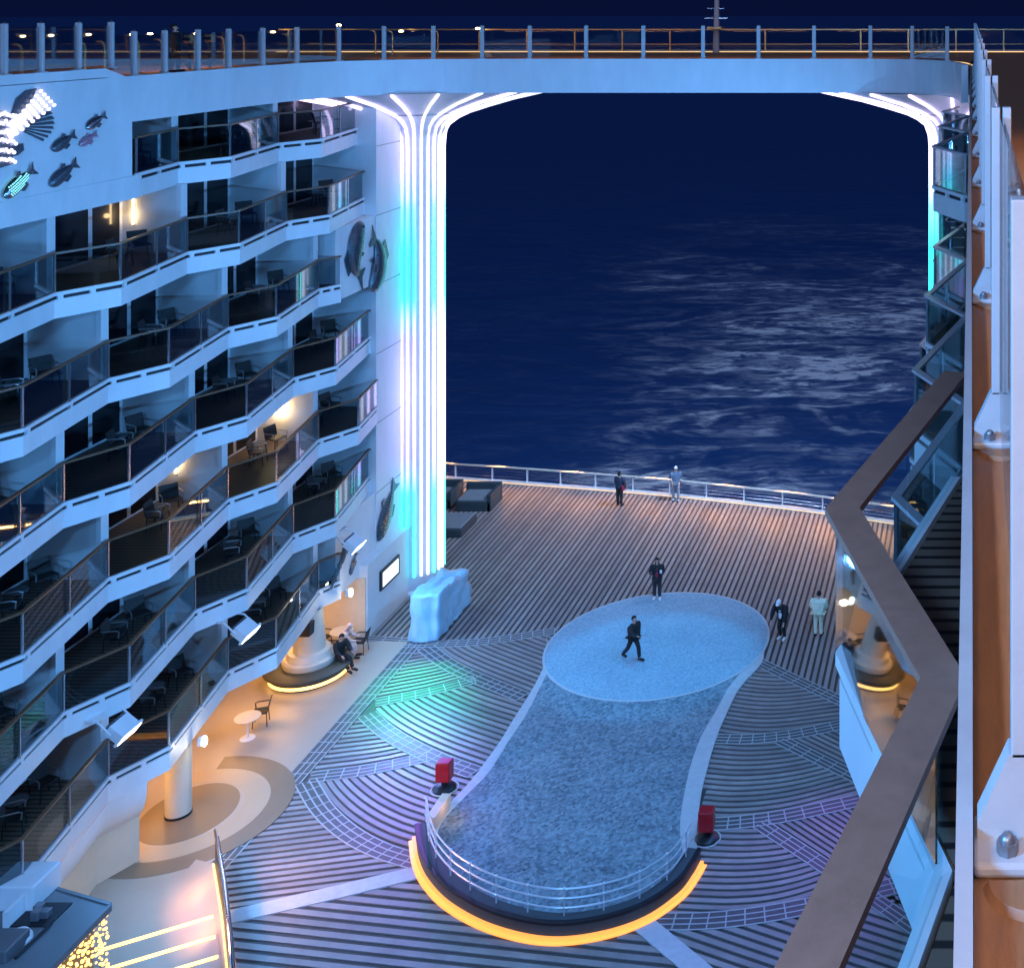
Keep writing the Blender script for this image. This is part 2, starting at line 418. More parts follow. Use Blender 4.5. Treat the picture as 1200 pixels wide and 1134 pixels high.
# ------------------------------------------------------------------ sea
SEA = -19.0
def sea_mat():
    m = bpy.data.materials.new('sea_water'); m.use_nodes = True
    n = m.node_tree.nodes; L = m.node_tree.links; b = n['Principled BSDF']
    tc = n.new('ShaderNodeTexCoord')
    # wave relief
    w1 = n.new('ShaderNodeTexNoise'); w1.inputs['Scale'].default_value = 0.10; w1.inputs['Detail'].default_value = 8; w1.inputs['Roughness'].default_value = 0.6
    w1.inputs['Distortion'].default_value = 0.6
    mp = n.new('ShaderNodeMapping'); mp.inputs['Scale'].default_value = (0.55, 1.2, 1)
    L.new(tc.outputs['Object'], mp.inputs['Vector']); L.new(mp.outputs['Vector'], w1.inputs['Vector'])
    bp = n.new('ShaderNodeBump'); bp.inputs['Strength'].default_value = 0.45; bp.inputs['Distance'].default_value = 1.0
    L.new(w1.outputs['Fac'], bp.inputs['Height']); L.new(bp.outputs['Normal'], b.inputs['Normal'])
    # the wake: foam inside a bent band astern; the band drifts to port with distance
    sp = n.new('ShaderNodeSeparateXYZ'); L.new(tc.outputs['Object'], sp.inputs[0])
    def math_(op, a, c, v=None):
        k = n.new('ShaderNodeMath'); k.operation = op
        for i, x in enumerate((a, c, v)):
            if x is None: continue
            if isinstance(x, (int, float)): k.inputs[i].default_value = x
            else: L.new(x, k.inputs[i])
        return k.outputs[0]
    y = sp.outputs['Y']; x = sp.outputs['X']
    cx = math_('MULTIPLY_ADD', y, -0.05, -17.0)
    big = n.new('ShaderNodeTexNoise'); big.inputs['Scale'].default_value = 0.03; big.inputs['Detail'].default_value = 3
    L.new(tc.outputs['Object'], big.inputs['Vector'])
    wob = math_('MULTIPLY', math_('SUBTRACT', big.outputs['Fac'], 0.5), 60.0)
    dx = math_('ABSOLUTE', math_('ADD', math_('SUBTRACT', x, cx), wob), None)
    wid = math_('MULTIPLY_ADD', y, 0.08, 4.0)
    band = n.new('ShaderNodeMapRange'); band.interpolation_type = 'SMOOTHSTEP'
    L.new(math_('DIVIDE', dx, wid), band.inputs['Value']); band.inputs['From Min'].default_value = 0.1; band.inputs['From Max'].default_value = 1.7
    band.inputs['To Min'].default_value = 1; band.inputs['To Max'].default_value = 0
    fade = n.new('ShaderNodeMapRange'); fade.interpolation_type = 'SMOOTHSTEP'
    L.new(y, fade.inputs['Value']); fade.inputs['From Min'].default_value = 130; fade.inputs['From Max'].default_value = 290
    fade.inputs['To Min'].default_value = 1; fade.inputs['To Max'].default_value = 0.0
    mp2 = n.new('ShaderNodeMapping'); mp2.inputs['Scale'].default_value = (0.45, 1.0, 1); mp2.inputs['Rotation'].default_value = (0, 0, 0.22)
    L.new(tc.outputs['Object'], mp2.inputs['Vector'])
    def nz(scale, det, rough, dist):
        k = n.new('ShaderNodeTexNoise'); k.inputs['Scale'].default_value = scale; k.inputs['Detail'].default_value = det
        k.inputs['Roughness'].default_value = rough; k.inputs['Distortion'].default_value = dist
        L.new(mp2.outputs['Vector'], k.inputs['Vector']); return k.outputs['Fac']
    def sstep(v, lo, hi):
        k = n.new('ShaderNodeMapRange'); k.interpolation_type = 'SMOOTHSTEP'; L.new(v, k.inputs['Value'])
        k.inputs['From Min'].default_value = lo; k.inputs['From Max'].default_value = hi; return k.outputs['Result']
    f1 = nz(0.062, 7, 0.62, 1.6)
    rid = sstep(math_('ABSOLUTE', math_('SUBTRACT', f1, 0.5), None), 0.075, 0.0)
    f2 = sstep(nz(0.55, 6, 0.7, 0.8), 0.38, 0.68)
    patch = sstep(nz(0.035, 4, 0.6, 0.5), 0.40, 0.66)
    foam = math_('ADD', math_('MULTIPLY', rid, math_('MULTIPLY_ADD', patch, 0.9, 0.18)), math_('MULTIPLY', patch, 0.32))
    foam = math_('MULTIPLY', foam, math_('MULTIPLY_ADD', f2, 2.0, 0.1))
    mask = math_('MULTIPLY', math_('MULTIPLY', band.outputs['Result'], fade.outputs['Result']), foam)
    fade2 = n.new('ShaderNodeMapRange'); L.new(y, fade2.inputs['Value']); fade2.inputs['From Min'].default_value = 90; fade2.inputs['From Max'].default_value = 380
    fade2.inputs['To Min'].default_value = 0.05; fade2.inputs['To Max'].default_value = 0
    mask = math_('ADD', mask, math_('MULTIPLY', math_('MULTIPLY', rid, f2), fade2.outputs['Result']))
    mask = math_('MINIMUM', math_('MAXIMUM', mask, 0.0), 1.0)
    mx = n.new('ShaderNodeMix'); mx.data_type = 'RGBA'
    mx.inputs[6].default_value = (0.020, 0.070, 0.20, 1); mx.inputs[7].default_value = (0.80, 0.84, 0.86, 1)
    L.new(mask, mx.inputs['Factor']); L.new(mx.outputs[2], b.inputs['Base Color'])
    b.inputs['Roughness'].default_value = 0.30; b.inputs['Specular IOR Level'].default_value = 0.3; b.inputs['IOR'].default_value = 1.33
    MATS['sea_water'] = m
sea_mat()
s = MB(); s.add([(-6000, 60, SEA), (6000, 60, SEA), (6000, 9000, SEA), (-6000, 9000, SEA)], [(0, 1, 2, 3)])
tag(s.build('sea', 'sea_water'), 'dark night sea with the pale wake astern of the ship', kind='structure')
# stern lamps that light the wake, on the aft side of the bridge
for xx in (-22, -4):
    lamp('stern_lamp', 'AREA', (xx, 61.4, 22.3), (-24, 170, SEA), 26000, (0.42, 0.62, 1.0), 2.0, 0.6)

# ------------------------------------------------------------------ main deck
def gpt(px, py): p = P(px, py); return (p.x, p.y)
stern = [gpt(470, 553), gpt(518, 558.5), gpt(600, 564), gpt(700, 571.5), gpt(790, 579), gpt(865, 587), gpt(935, 595), gpt(1000, 604), gpt(1048, 611), gpt(1110, 622)]
stern = [tuple(v) for v in smooth_curve(stern, 6)]
stern = [(-36, stern[0][1] + 0.6)] + stern + [(6, stern[-1][1] - 1.4)]
deck = MB(); deck.prism([(-36, 24), (6, 24)] + stern[::-1], -1.2, 0.0)
deck_o = tag(deck.build('deck', 'deck_base'), 'dark base of the open aft deck under its boards', kind='structure')

def board(pts, wdt, z0=0.002, z1=0.03, m='deck_wood', parent=deck_o):
    b = MB(); b.strip(pts, -wdt / 2, wdt / 2, z0, z1)
    return b.build('deck_board', m, parent)
WOODS = ['deck_wood', 'deck_wood', 'deck_wood_pale', 'deck_wood_dull']
NB = [0]
def fill_region(poly, guide, pitch, frac=0.58, swap=False):
    """boards = copies of a guide curve pushed along, cut to the region"""
    xs = [p[0] for p in poly]; ys = [p[1] for p in poly]
    x0, x1, y0, y1 = min(xs), max(xs), min(ys), max(ys)
    def g(x):
        for a, b in zip(guide, guide[1:]):
            if a[0] <= x <= b[0]: return a[1] + (b[1] - a[1]) * (x - a[0]) / (b[0] - a[0])
        a, b = (guide[0], guide[1]) if x < guide[0][0] else (guide[-2], guide[-1])
        return a[1] + (b[1] - a[1]) * (x - a[0]) / (b[0] - a[0])
    N = 34 if len(guide) > 2 else 60
    X = [x0 + (x1 - x0) * i / N for i in range(N + 1)]
    G = [g(x) for x in X]
    k0 = int((y0 - max(G)) / pitch) - 1; k1 = int((y1 - min(G)) / pitch) + 1
    for k in range(k0, k1 + 1):
        run = []
        for x, gy in list(zip(X, G)) + [(None, None)]:
            if x is not None and inpoly(x, gy + k * pitch, poly): run.append((x, gy + k * pitch)); continue
            if len(run) > 2:
                if len(guide) == 2: run = [run[0], run[-1]]
                sl = (run[-1][1] - run[0][1]) / (run[-1][0] - run[0][0])
                board(run, pitch * frac / math.sqrt(1 + sl * sl), m=random.choice(WOODS)); NB[0] += 1
            run = []

LX = -22.55                                                            # edge of the promenade
def curve(*pp): return [tuple(v) for v in smooth_curve([gpt(*q) for q in pp], 7)]
arcA = curve((476, 756), (560, 753), (650, 740))
arc1 = curve((499, 760), (525, 779), (558, 795), (612, 817))
lin2 = curve((440, 824), (495, 813), (556, 797))
arc2 = curve((430, 838), (450, 856), (477, 873), (515, 891), (556, 906))
lin3 = curve((363, 912), (430, 903), (500, 888))
arc3 = curve((358, 917), (378, 949), (407, 976), (445, 997), (492, 1012))
whiteL = [gpt(250, 1080), gpt(273, 1074), gpt(496, 1022)]
crv = lambda a, b: a + b[::-1]
# carpet outlines
carL = curve((640, 745), (641, 765), (636, 785), (622, 812), (600, 847), (584, 873), (551, 917), (514, 956), (497, 985))
carR = curve((895, 756), (893, 777), (867, 807), (848, 845), (838, 870), (828, 905), (821, 936), (816, 985), (822, 1015))
carLi = curve((646, 780), (618, 836), (597, 868), (573, 906), (545, 935), (520, 962), (510, 985))
carRi = curve((853, 808), (838, 836), (823, 862), (812, 890), (804, 921), (797, 966), (800, 1000))
front = curve((487, 985), (491, 1012), (503, 1037), (530, 1064), (578, 1089), (640, 1103), (700, 1098), (755, 1080), (795, 1052), (812, 1030), (821, 1014))

inner = (-15.5, 0)
def P2(*pp): return [gpt(*q) for q in pp]
# left fans
fill_region(arcA[::-1] + arc1 + [(arc1[-1][0] + 1.5, arc1[-1][1] - 0.5), gpt(668, 760)], arc1, 0.30)
fill_region([arc1[0], (-21.9, arc1[0][1])] + [(-21.9, lin2[0][1])] + lin2 + arc1[:-5][::-1], lin2, 0.30)
fill_region(lin2 + arc1[-7:] + [(arc1[-1][0] + 2, arc1[-1][1])] + [gpt(600, 915), arc2[-1]] + arc2[::-1], arc2, 0.30)
fill_region([(-21.9, arc2[0][1]), (-21.9, lin3[0][1])] + lin3 + arc2[:-9][::-1], lin3, 0.30)
fill_region(lin3 + arc2[-9:] + [gpt(560, 960), gpt(520, 1010)] + arc3[::-1], arc3, 0.30)
fill_region([(-22.0, arc3[0][1]), (-22.2, 35.3)] + [whiteL[-1]] + arc3[::-1], [gpt(280, 1030), gpt(480, 1004)], 0.30)
fill_region([gpt(262, 1078), gpt(496, 1026), gpt(540, 1075), gpt(640, 1106), gpt(700, 1101), gpt(757, 1084), gpt(815, 1134), gpt(830, 1200), gpt(240, 1200)], [gpt(300, 1075), gpt(600, 1107)], 0.35)
# right fields
lr0 = curve((880, 772), (925, 794), (985, 822), (1075, 866))
lr1 = curve((825, 866), (875, 867), (925, 862), (985, 850), (1085, 828))
st1 = P2((915, 868), (1075, 948))
lr2 = curve((818, 967), (860, 965), (920, 957), (1000, 940), (1090, 920))
st2 = P2((890, 966), (945, 1002), (1005, 1042), (1075, 1090))
lr3 = curve((770, 1081), (840, 1079), (920, 1068), (1010, 1048), (1090, 1028))
fill_region(lr0 + lr1[::-1] + P2((835, 840)), curve((830, 838), (900, 845), (985, 836)), 0.28)
fill_region(lr1[:10] + st1 + P2((1085, 930)) + lr2[::-1], curve((820, 915), (870, 918), (930, 912), (1000, 895)), 0.28)
fill_region(st1 + P2((1085, 900)) + lr1[11:][::-1], [gpt(915, 868), gpt(985, 903)], 0.28)
fill_region(lr2[:10] + st2 + P2((1085, 1060)) + lr3[::-1] + P2((800, 1050)), curve((800, 1030), (870, 1032), (930, 1024), (1005, 1000)), 0.28)
fill_region(st2 + P2((1090, 1000)) + lr2[11:][::-1], [gpt(890, 966), gpt(1005, 1042)], 0.28)
fill_region(lr3 + P2((1110, 1060), (1110, 1200), (840, 1200), (762, 1088)), [gpt(780, 1085), gpt(1000, 1160)], 0.33)
# aft boards run along the ship
aft_poly = [(-24.4, arcA[0][1] - 0.2)] + [(LX, arcA[0][1])] + arcA + [gpt(700, 745), gpt(768, 760), gpt(840, 760), gpt(890, 770)] + lr0[1:] + [(-1.5, 46)] + [(p[0], p[1] - 0.42) for p in stern[::-1] if -33 < p[0] < -1.5] + [(-33, 57.6), (-24.4, 57.6)]
xk = -32.7
while xk < -2.2:
    run = []
    ys = [44 + 0.12 * i for i in range(230)]
    for yy in ys + [None]:
        if yy is not None and inpoly(xk, yy, aft_poly): run.append((xk, yy)); continue
        if len(run) > 3: board([run[0], run[-1]], 0.145, m=random.choice(WOODS)); NB[0] += 1
        run = []
    xk += 0.25

# tile borders: dark small tiles with pale joints
def tile_border(pts, width, pitch=0.36, z=0.034, rows=3):
    b = MB()
    pts = [tuple(v) for v in resample(pts, 0.3)]
    b.strip(pts, -width / 2, width / 2, 0.003, z)
    b.cur = 1
    for k in range(rows + 1):
        o = -width / 2 + width * k / rows
        b.strip(pts, o - 0.022, o + 0.022, z - 0.01, z + 0.006)
    acc = 0
    for a, c in zip(pts, pts[1:]):
        a = Vector(a); c = Vector(c); l = (c - a).length
        acc += l
        if acc >= pitch:
            acc = 0; t = (c - a).normalized(); nn = Vector((-t.y, t.x))
            b.strip([tuple(c - nn * width / 2), tuple(c + nn * width / 2)], -0.02, 0.02, z - 0.01, z + 0.004)
    o = b.build('tile_border', ['tile_dark', 'grout_light'], deck_o); o['kind'] = 'stuff'
    return o
tile_border([(LX + 0.3, 33), (LX + 0.3, 50.9)], 0.6)
tile_border([(-24.3, 51.1), (LX, 50.9)] + [p for p in arcA if p[0] > LX], 0.5, z=0.036)
for bi, (cv, wd) in enumerate(((arc1, 0.62), (lin2, 0.6), (arc2, 0.62), (lin3, 0.6), (arc3, 0.62), (lr0, 0.5), (lr1, 0.55), (st1, 0.5), (lr2, 0.6), (st2, 0.5), (lr3, 0.65))):
    tile_border(cv, wd, z=0.0375 + 0.0011 * (bi % 5))
for pl in (P2((262, 1077), (400, 1045), (497, 1021)), P2((752, 1082), (812, 1132), (850, 1165))):
    b = MB(); b.strip(pl, -0.3, 0.3, 0.003, 0.046)
    b.build('deck_strip', 'strip_pale', deck_o)

# dance floor: carpet, pale border strips and disc
cp = MB(); cp.prism([tuple(v) for v in carLi] + [tuple(v) for v in front][1:-1] + [tuple(v) for v in carRi[::-1]] + [gpt(872, 790), gpt(768, 785), gpt(652, 762)], 0.003, 0.052)
carpet = tag(cp.build('carpet', 'carpet_grey'), 'long grey flecked dance floor running forward from the pale blue disc', 'carpet', kind='structure')
bl = MB(); bl.prism([tuple(v) for v in carL] + [tuple(v) for v in carLi[::-1]], 0.003, 0.058)
bl.build('border_strip', 'strip_pale', carpet)
bl = MB(); bl.prism([tuple(v) for v in carR] + [tuple(v) for v in carRi[::-1]], 0.003, 0.058)
bl.build('border_strip', 'strip_pale', carpet)
DC = ((gpt(768, 760)[0] + 0.02), 50.15); DR = 4.22
dn = gpt(768, 823)[1]; df = gpt(768, 696)[1]; DC = (DC[0], (dn + df) / 2); DRy = (df - dn) / 2
dsk = MB(); ring = [(DC[0] + DR * 1.03 * math.cos(2 * PI * i / 96), DC[1] + DRy * math.sin(2 * PI * i / 96)) for i in range(96)]
dsk.prism(ring, 0.003, 0.066)
disc = tag(dsk.build('round_dance_floor', 'disc_pale'), 'pale round dance floor disc lit bright blue', 'dance floor', kind='structure')
rr = MB(); pts = ring + [ring[0]]; rr.strip(pts, -0.05, 0.03, 0.01, 0.072); rr.build('rim', 'strip_pale', disc)

# ------------------------------------------------------------------ promenade under the port balconies
pm = MB(); pm.prism([(-31, 24), (LX, 24), (LX, 50.9), (-31, 50.9)], 0.002, 0.044)
prom = tag(pm.build('promenade_floor', 'beige_floor'), 'smooth beige promenade floor below the left balconies', kind='structure')
cc = P(209, 955); pc = (cc.x, cc.y)
def sector(c, r0, r1, a0, a1, n=40):
    o = [(c[0] + r1 * math.cos(R(a0 + (a1 - a0) * i / n)), c[1] + r1 * math.sin(R(a0 + (a1 - a0) * i / n))) for i in range(n + 1)]
    i_ = [(c[0] + r0 * math.cos(R(a0 + (a1 - a0) * i / n)), c[1] + r0 * math.sin(R(a0 + (a1 - a0) * i / n))) for i in range(n + 1)]
    return o + i_[::-1]
q = MB(); q.prism([(pc[0] + 0.3 + 1.35 * math.cos(2 * PI * i / 48), pc[1] + 0.05 + 1.55 * math.sin(2 * PI * i / 48)) for i in range(48)], 0.01, 0.050); q.build('floor_inlay', 'brown_floor', prom)
q = MB(); q.prism(sector((pc[0] + 0.2, pc[1] + 0.05), 2.35, 3.05, -128, 100), 0.01, 0.052); q.build('floor_inlay', 'brown_floor', prom)
q = MB(); q.prism(sector((pc[0] + 0.2, pc[1] + 0.05), 1.62, 2.345, -180, 140), 0.01, 0.048); q.build('floor_inlay', 'tan_floor', prom)
# warm downlights recessed in the promenade ceiling
WARM = (1.0, 0.52, 0.18)
for dd in (35.0, 38.5, 42.0, 45.5, 49.0):
    lamp('promenade_downlight', 'AREA', (-26.2, dd, 2.3), (-25.2, dd, 0), 80, WARM, 0.8, 1.6)

# ------------------------------------------------------------------ balcony tiers
ZF = lambda k: 23.3 - 2.871 * k                                       # floor of tier k counted down from the bridge deck
def zigzag(inner0, lead, period, Xi, Xo, d0, d1):
    v = []; n0 = int((d0 - inner0) / period) - 2
    for n in range(n0, n0 + 16):
        v.append((Xi, inner0 + n * period)); v.append((Xo, inner0 + n * period + lead))
    out = []
    for a, b in zip(v, v[1:]):
        if b[1] <= d0 or a[1] >= d1: continue
        f = lambda d: (a[0] + (b[0] - a[0]) * (d - a[1]) / (b[1] - a[1]), d)
        if not out: out.append(f(max(a[1], d0)) if a[1] < d0 else a)
        out.append(f(d1) if b[1] > d1 else b)
    return out, [x[1] for x in v[::2] if d0 < x[1] < d1 - 0.6]

SIDE = {1: 'left', -1: 'right'}
BAYS = {}
def tier(k, side, plan, parts_d, Xw, d0, d1, label, rail_w=0.10, rail_mat='rail_wood', closed_near=None, furnish=True, fascia_h=0.72, panel=2.3, glass='glass_dark', void=False, skip_leg=None):
    s = side                                                          # +1: facade looks to +X, -1: looks to -X
    z = ZF(k)
    t = thing('balcony_tier', (plan[0][0], (d0 + d1) / 2, z - fascia_h), label, 'balcony', 'balcony tiers on the %s side' % SIDE[s])
    inn = 1 if s > 0 else -1                                           # offset direction towards the cabins
    f = MB(); f.strip(plan, 0, inn * 0.10, z - 0.10, z); f.strip(plan, inn * 0.03, inn * 0.13, z - fascia_h, z - 0.205); f.cur = 1
    f.strip(plan, inn * 0.09, inn * 0.12, z - 0.21, z - 0.098)
    f.build('fascia', ['white_paint', 'slot_dark'], t)
    # brackets that bridge the slot
    sl = MB()
    inn_pl = offset(plan, inn * 0.125)
    if void: inn_pl = [(0.03, plan[0][1]), (0.03, plan[-1][1])]
    poly = list(inn_pl) + [(Xw, plan[-1][1]), (Xw, plan[0][1])]
    sl.prism(poly, z - fascia_h + 0.03, z - 0.04); sl.cur = 1
    sl.build('floor_slab', ['soffit'], t)
    fl = MB(); fl.prism(([(p[0], p[1]) for p in offset(plan, inn * 0.13)] if not void else [(0.03, plan[0][1]), (0.03, plan[-1][1])]) + [(Xw, plan[-1][1]), (Xw, plan[0][1])], z - 0.038, z - 0.02)
    fl.build('balcony_floor', 'balcony_floor', t)
    h = MB(); h.strip(plan, -rail_w / 2 + inn * 0.05, rail_w / 2 + inn * 0.05, z + 1.04, z + 1.095); h.build('handrail', rail_mat, t)
    # glass panes leg by leg, with a slim post at each joint
    for a, b in zip(plan, plan[1:]):
        a = Vector(a); b = Vector(b); l = (b - a).length
        if l < 0.25: continue
        if skip_leg is not None and abs(a.y - skip_leg) < 0.05: continue
        n = max(1, round(l / panel)); u = (b - a) / l
        for i in range(n):
            p = a + u * (l * i / n + 0.04); q = a + u * (l * (i + 1) / n - 0.04)
            g = MB(); g.strip([tuple(p), tuple(q)], inn * 0.045, inn * 0.060, z + 0.004, z + 1.036); g.build('glass_panel', glass, t)
            if i and skip_leg is None:
                g = MB(); c = a + u * (l * i / n); g.box(c.x - 0.02 + inn * -0.05 * 0, c.x + 0.02, c.y - 0.02, c.y + 0.02, z, z + 1.04, Matrix.Rotation(math.atan2(u.y, u.x), 3, 'Z')); g.build('post', 'steel', t)
        if skip_leg is not None: continue
        g = MB(); c = Vector(offset([tuple(a), tuple(b)], inn * 0.05)[0]); g.box(c.x - 0.025, c.x + 0.025, c.y - 0.025, c.y + 0.025, z, z + 1.04); g.build('post', 'steel', t)
    # slot brackets
    for a, b in zip(plan, plan[1:]):
        a = Vector(a); b = Vector(b); l = (b - a).length
        if l < 0.6: continue
        for p in (a + (b - a) * 0.04, a + (b - a) * 0.52):
            u = (b - a).normalized(); g = MB()
            g.strip([tuple(p), tuple(p + u * 0.14)], inn * 0.012, inn * 0.085, z - 0.21, z - 0.095)
            g.build('bracket', 'white_paint', t)
    # cabin wall, partitions, doors
    ztop = z + 2.871 - fascia_h + 0.02
    wl = MB(); wl.box(Xw - s * 0.2, Xw, plan[0][1], plan[-1][1], z - 0.3, ztop + 0.4); wl.build('cabin_wall', 'white_wall', t)
    bays = []
    ds = sorted(parts_d)
    allp = [ds[0] - 5.9] + ds + [plan[-1][1]]
    for i, dp in enumerate(ds):
        xi = [p for p in plan if abs(p[1] - dp) < 0.02]
        xi = xi[0][0] if xi else plan[0][0]
        pt = MB(); pt.box(min(Xw + s * 0.004, xi - s * 0.30), max(Xw + s * 0.004, xi - s * 0.30), dp - 0.08, dp + 0.08, z - 0.019, ztop)
        po = pt.build('partition', 'white_wall', t)
        ed = MB(); ed.box(min(xi - s * 0.302, xi - s * 0.16), max(xi - s * 0.302, xi - s * 0.16), dp - 0.11, dp + 0.22, z - 0.019, ztop); ed.build('edge_trim', 'frame_white', po)
    for a, b in zip(allp, allp[1:]):
        if b - a < 1.6: continue
        lo = max(a + 0.3, plan[0][1] + 0.05)
        hi = b - 0.14
        spans = []
        e = hi
        for wd in (1.42, 1.62, 1.4):
            if e - wd > lo: spans.append((e - wd, e)); e -= wd + 0.02
        if not spans: continue
        do = MB(); do.box(min(Xw + s * 0.005, Xw + s * 0.05), max(Xw + s * 0.005, Xw + s * 0.05), spans[-1][0] - 0.08, spans[0][1] + 0.06, z - 0.018, z + 2.16)
        d_ = do.build('door', 'frame_white', t)
        lit = (k, round(b)) in LIT
        for q0, q1 in spans:
            pn = MB(); pn.box(min(Xw + s * 0.03, Xw + s * 0.062), max(Xw + s * 0.03, Xw + s * 0.062), q0 + 0.09, q1 - 0.09, z + 0.06, z + 2.1)
            pn.build('pane', 'window_lit' if lit else 'window_dark', d_)
        bays.append((a, b))
    BAYS[(k, s)] = (bays, plan, Xw, z)
    return t
LIT = {(5, 45), (6, 46)}

LPER = 5.9
names_l = {1: 'topmost short tier of white balconies beneath the bridge level at left',
           2: 'second tier of white zigzag balconies from the top at left',
           3: 'third balcony tier at left, ending short of the ringed fish relief',
           4: 'fourth tier of white zigzag balconies from the top at left',
           5: 'fifth balcony tier at left with a warmly lit cabin',
           6: 'sixth balcony tier at left with floodlights hung below its edge',
           7: 'lowest balcony tier at left, just above the beige promenade'}
XW_L = -27.2
for k in range(1, 8):
    even = k % 2 == 0 or k == 1
    i0 = 34.85 if even else 36.65
    d0 = {1: 38.0}.get(k, 27.5)
    d1 = {3: 49.3, 7: 49.3}.get(k, 52.6)
    ex = {1: -0.55, 2: -0.25}.get(k, 0)
    plan, pd = zigzag(i0, 1.55, LPER, -24.85 + ex, -24.05 + ex, d0, d1)
    tier(k, 1, plan, pd, XW_L, d0, d1, names_l[k])

# starboard tiers: same wave, seen end-on
names_r = {1: 'near right balcony tier with broad brown handrail right below the camera', 2: 'right balcony tier whose pale zigzag handrail shows against the sea',
           3: 'third right balcony tier, small white corners beside the sea', 4: 'fourth right balcony tier from the top', 5: 'fifth right balcony tier from the top'}
planR = {}
SPEC_R = [(1, 7.2, 2.45, 6.1, -0.21, -1.03, 1.2, 13.3), (1, 33.4, 2.0, 6.1, -0.15, -1.09, 33.5, 50.0), (2, 3.1, 2.0, 6.15, -0.15, -1.08, 15.4, 50.0),
          (3, 3.8, 2.0, 6.1, -0.6, -1.47, 24.0, 50.0), (4, 1.2, 2.0, 6.1, -0.5, -1.35, 28.0, 50.0), (5, 3.8, 2.0, 6.1, -0.5, -1.35, 28.0, 50.0)]
for k, i0, ld, per, Xi, Xo, d0, d1 in SPEC_R:
    plan, pd = zigzag(i0, ld, per, Xi, Xo, d0, d1)
    near = k == 1 and d0 < 10
    lb = names_r[k] if d0 < 30 else 'top right balcony tier beside the far neon column'
    tier(k, -1, plan, pd or [d1 - 1.0], 1.7, d0, d1, lb, rail_w=0.25 if near else 0.13, rail_mat='big_rail' if near else 'rail_pale', furnish=False, glass='glass_teal' if near else 'glass_dark', void=False, skip_leg=7.2 if near else None)

# pane of the near leg: coated glass that leans a little and mirrors the port promenade
near_t = next(o for o in bpy.data.objects if o.get('label') == names_r[1])
Bp = Vector((-25.45, 48.45, 0.4)); ray = Vector(((1024 - VX) / F, 1.0, -(780 - VY) / F)); Gp = Vector((0, 0, CZ)) + ray * 8.70
Vp = Gp + ray.normalized() * (Bp - Gp).length
nn = (Vp - Bp).normalized()
def on_pane(px, py):
    r_ = Vector(((px - VX) / F, 1.0, -(py - VY) / F)); c_ = Vector((0, 0, CZ)); return c_ + r_ * ((Gp - c_).dot(nn) / r_.dot(nn))
qd = [on_pane(979, 622), on_pane(979, 772), on_pane(1096, 1012), on_pane(1096, 830)]
print('pane', [tuple(round(v, 2) for v in q) for q in qd])
m_ = MB(); m_.add([tuple(q) for q in qd] + [tuple(q + nn * 0.012) for q in qd], [(0, 1, 2, 3), (7, 6, 5, 4), (0, 4, 5, 1), (1, 5, 6, 2), (2, 6, 7, 3), (3, 7, 4, 0)])
m_.build('glass_panel', 'glass_mirror', near_t)

# skirt that drops below the lowest port tier near the stairs, and the rounded lower edge
t = thing('balcony_skirt', (-24.9, 33, 1.2), 'rounded white skirt below the lowest left balcony tier, near the stairs', 'skirt')
plan, _ = zigzag(36.65, 1.55, LPER, -24.85, -24.05, 29, 37.6)
prof = [(0.0, 2.50), (-0.03, 2.1), (-0.16, 1.7), (-0.42, 1.35), (-0.8, 1.15)]
vs = []; fs = []
pls = [offset(plan, -o if False else abs(o)) for o, _z in prof]
n = len(plan)
for (o, zz), pl in zip(prof, pls): vs += [(p[0], p[1], zz) for p in pl]
for j in range(len(prof) - 1):
    for i in range(n - 1): fs.append((j * n + i, j * n + i + 1, (j + 1) * n + i + 1, (j + 1) * n + i))
m_ = MB(); m_.add(vs, fs); m_.build('shell', 'white_paint', t, smooth=True)
m_ = MB(); m_.strip(offset(plan, 0.4), 0, 0.2, 0.05, 1.7); m_.build('wall', 'beige_wall', t)

# back wall of the promenade
t = tag(MB().box(-28.6, -28.3, 24, 51.0, 0.0, 3.0).build('promenade_wall', 'beige_wall'), 'beige wall at the back of the left promenade', 'wall')

# ------------------------------------------------------------------ upper port wall with the fish reliefs, and the aft end wall
t = thing('upper_wall', (-24.9, 33, 20), 'white upper wall at left carrying the school of fish', 'wall')
XWALL = -24.9
m_ = MB(); m_.box(-25.2, XWALL - 0.008, 26, 37.75, ZF(1) - 0.05, 23.28); m_.build('panel', 'white_paint', t)
m_ = MB(); m_.box(-25.15, XWALL - 0.012, 26, 38.1, ZF(1) - 0.74, ZF(1) - 0.056); m_.build('lower_band', 'white_paint', t)
m_ = MB(); m_.box(-27.2, XWALL - 0.3, 37.4, 37.74, ZF(1) - 0.1, 22.0); m_.build('return_wall', 'white_wall', t)
t2 = thing('aft_end_wall', (-24.7, 54, 0), 'tall white end wall between the left balconies and the neon column', 'wall')
m_ = MB(); m_.box(-28, -24.62, 52.62, 57.5, 2.9, 22.1); m_.build('panel', 'white_paint', t2)
for k in range(1, 8):
    m_ = MB(); m_.box(-24.7, -24.612, 52.66, 55.2, ZF(k) - 0.78, ZF(k) - 0.75); m_.build('seam', 'grey_metal', t2)
m_ = MB(); m_.box(-28, -24.66, 49.32, 52.60, ZF(3) - 0.7, ZF(2) - 0.74); m_.build('panel', 'white_paint', t2)
m_ = MB(); m_.box(-28, -24.66, 49.32, 52.60, 2.5, ZF(6) - 0.74); m_.build('panel', 'white_paint', t2)
m_ = MB(); m_.box(-28.2, -24.30, 51.2, 57.2, 0.0, 2.95); blk = m_.build('house_block', ['white_wall'], t2)
m_ = MB(); m_.box(-28.2, -24.36, 51.12, 51.19, 0.0, 2.45); m_.build('front_panel', 'beige_wall', blk)
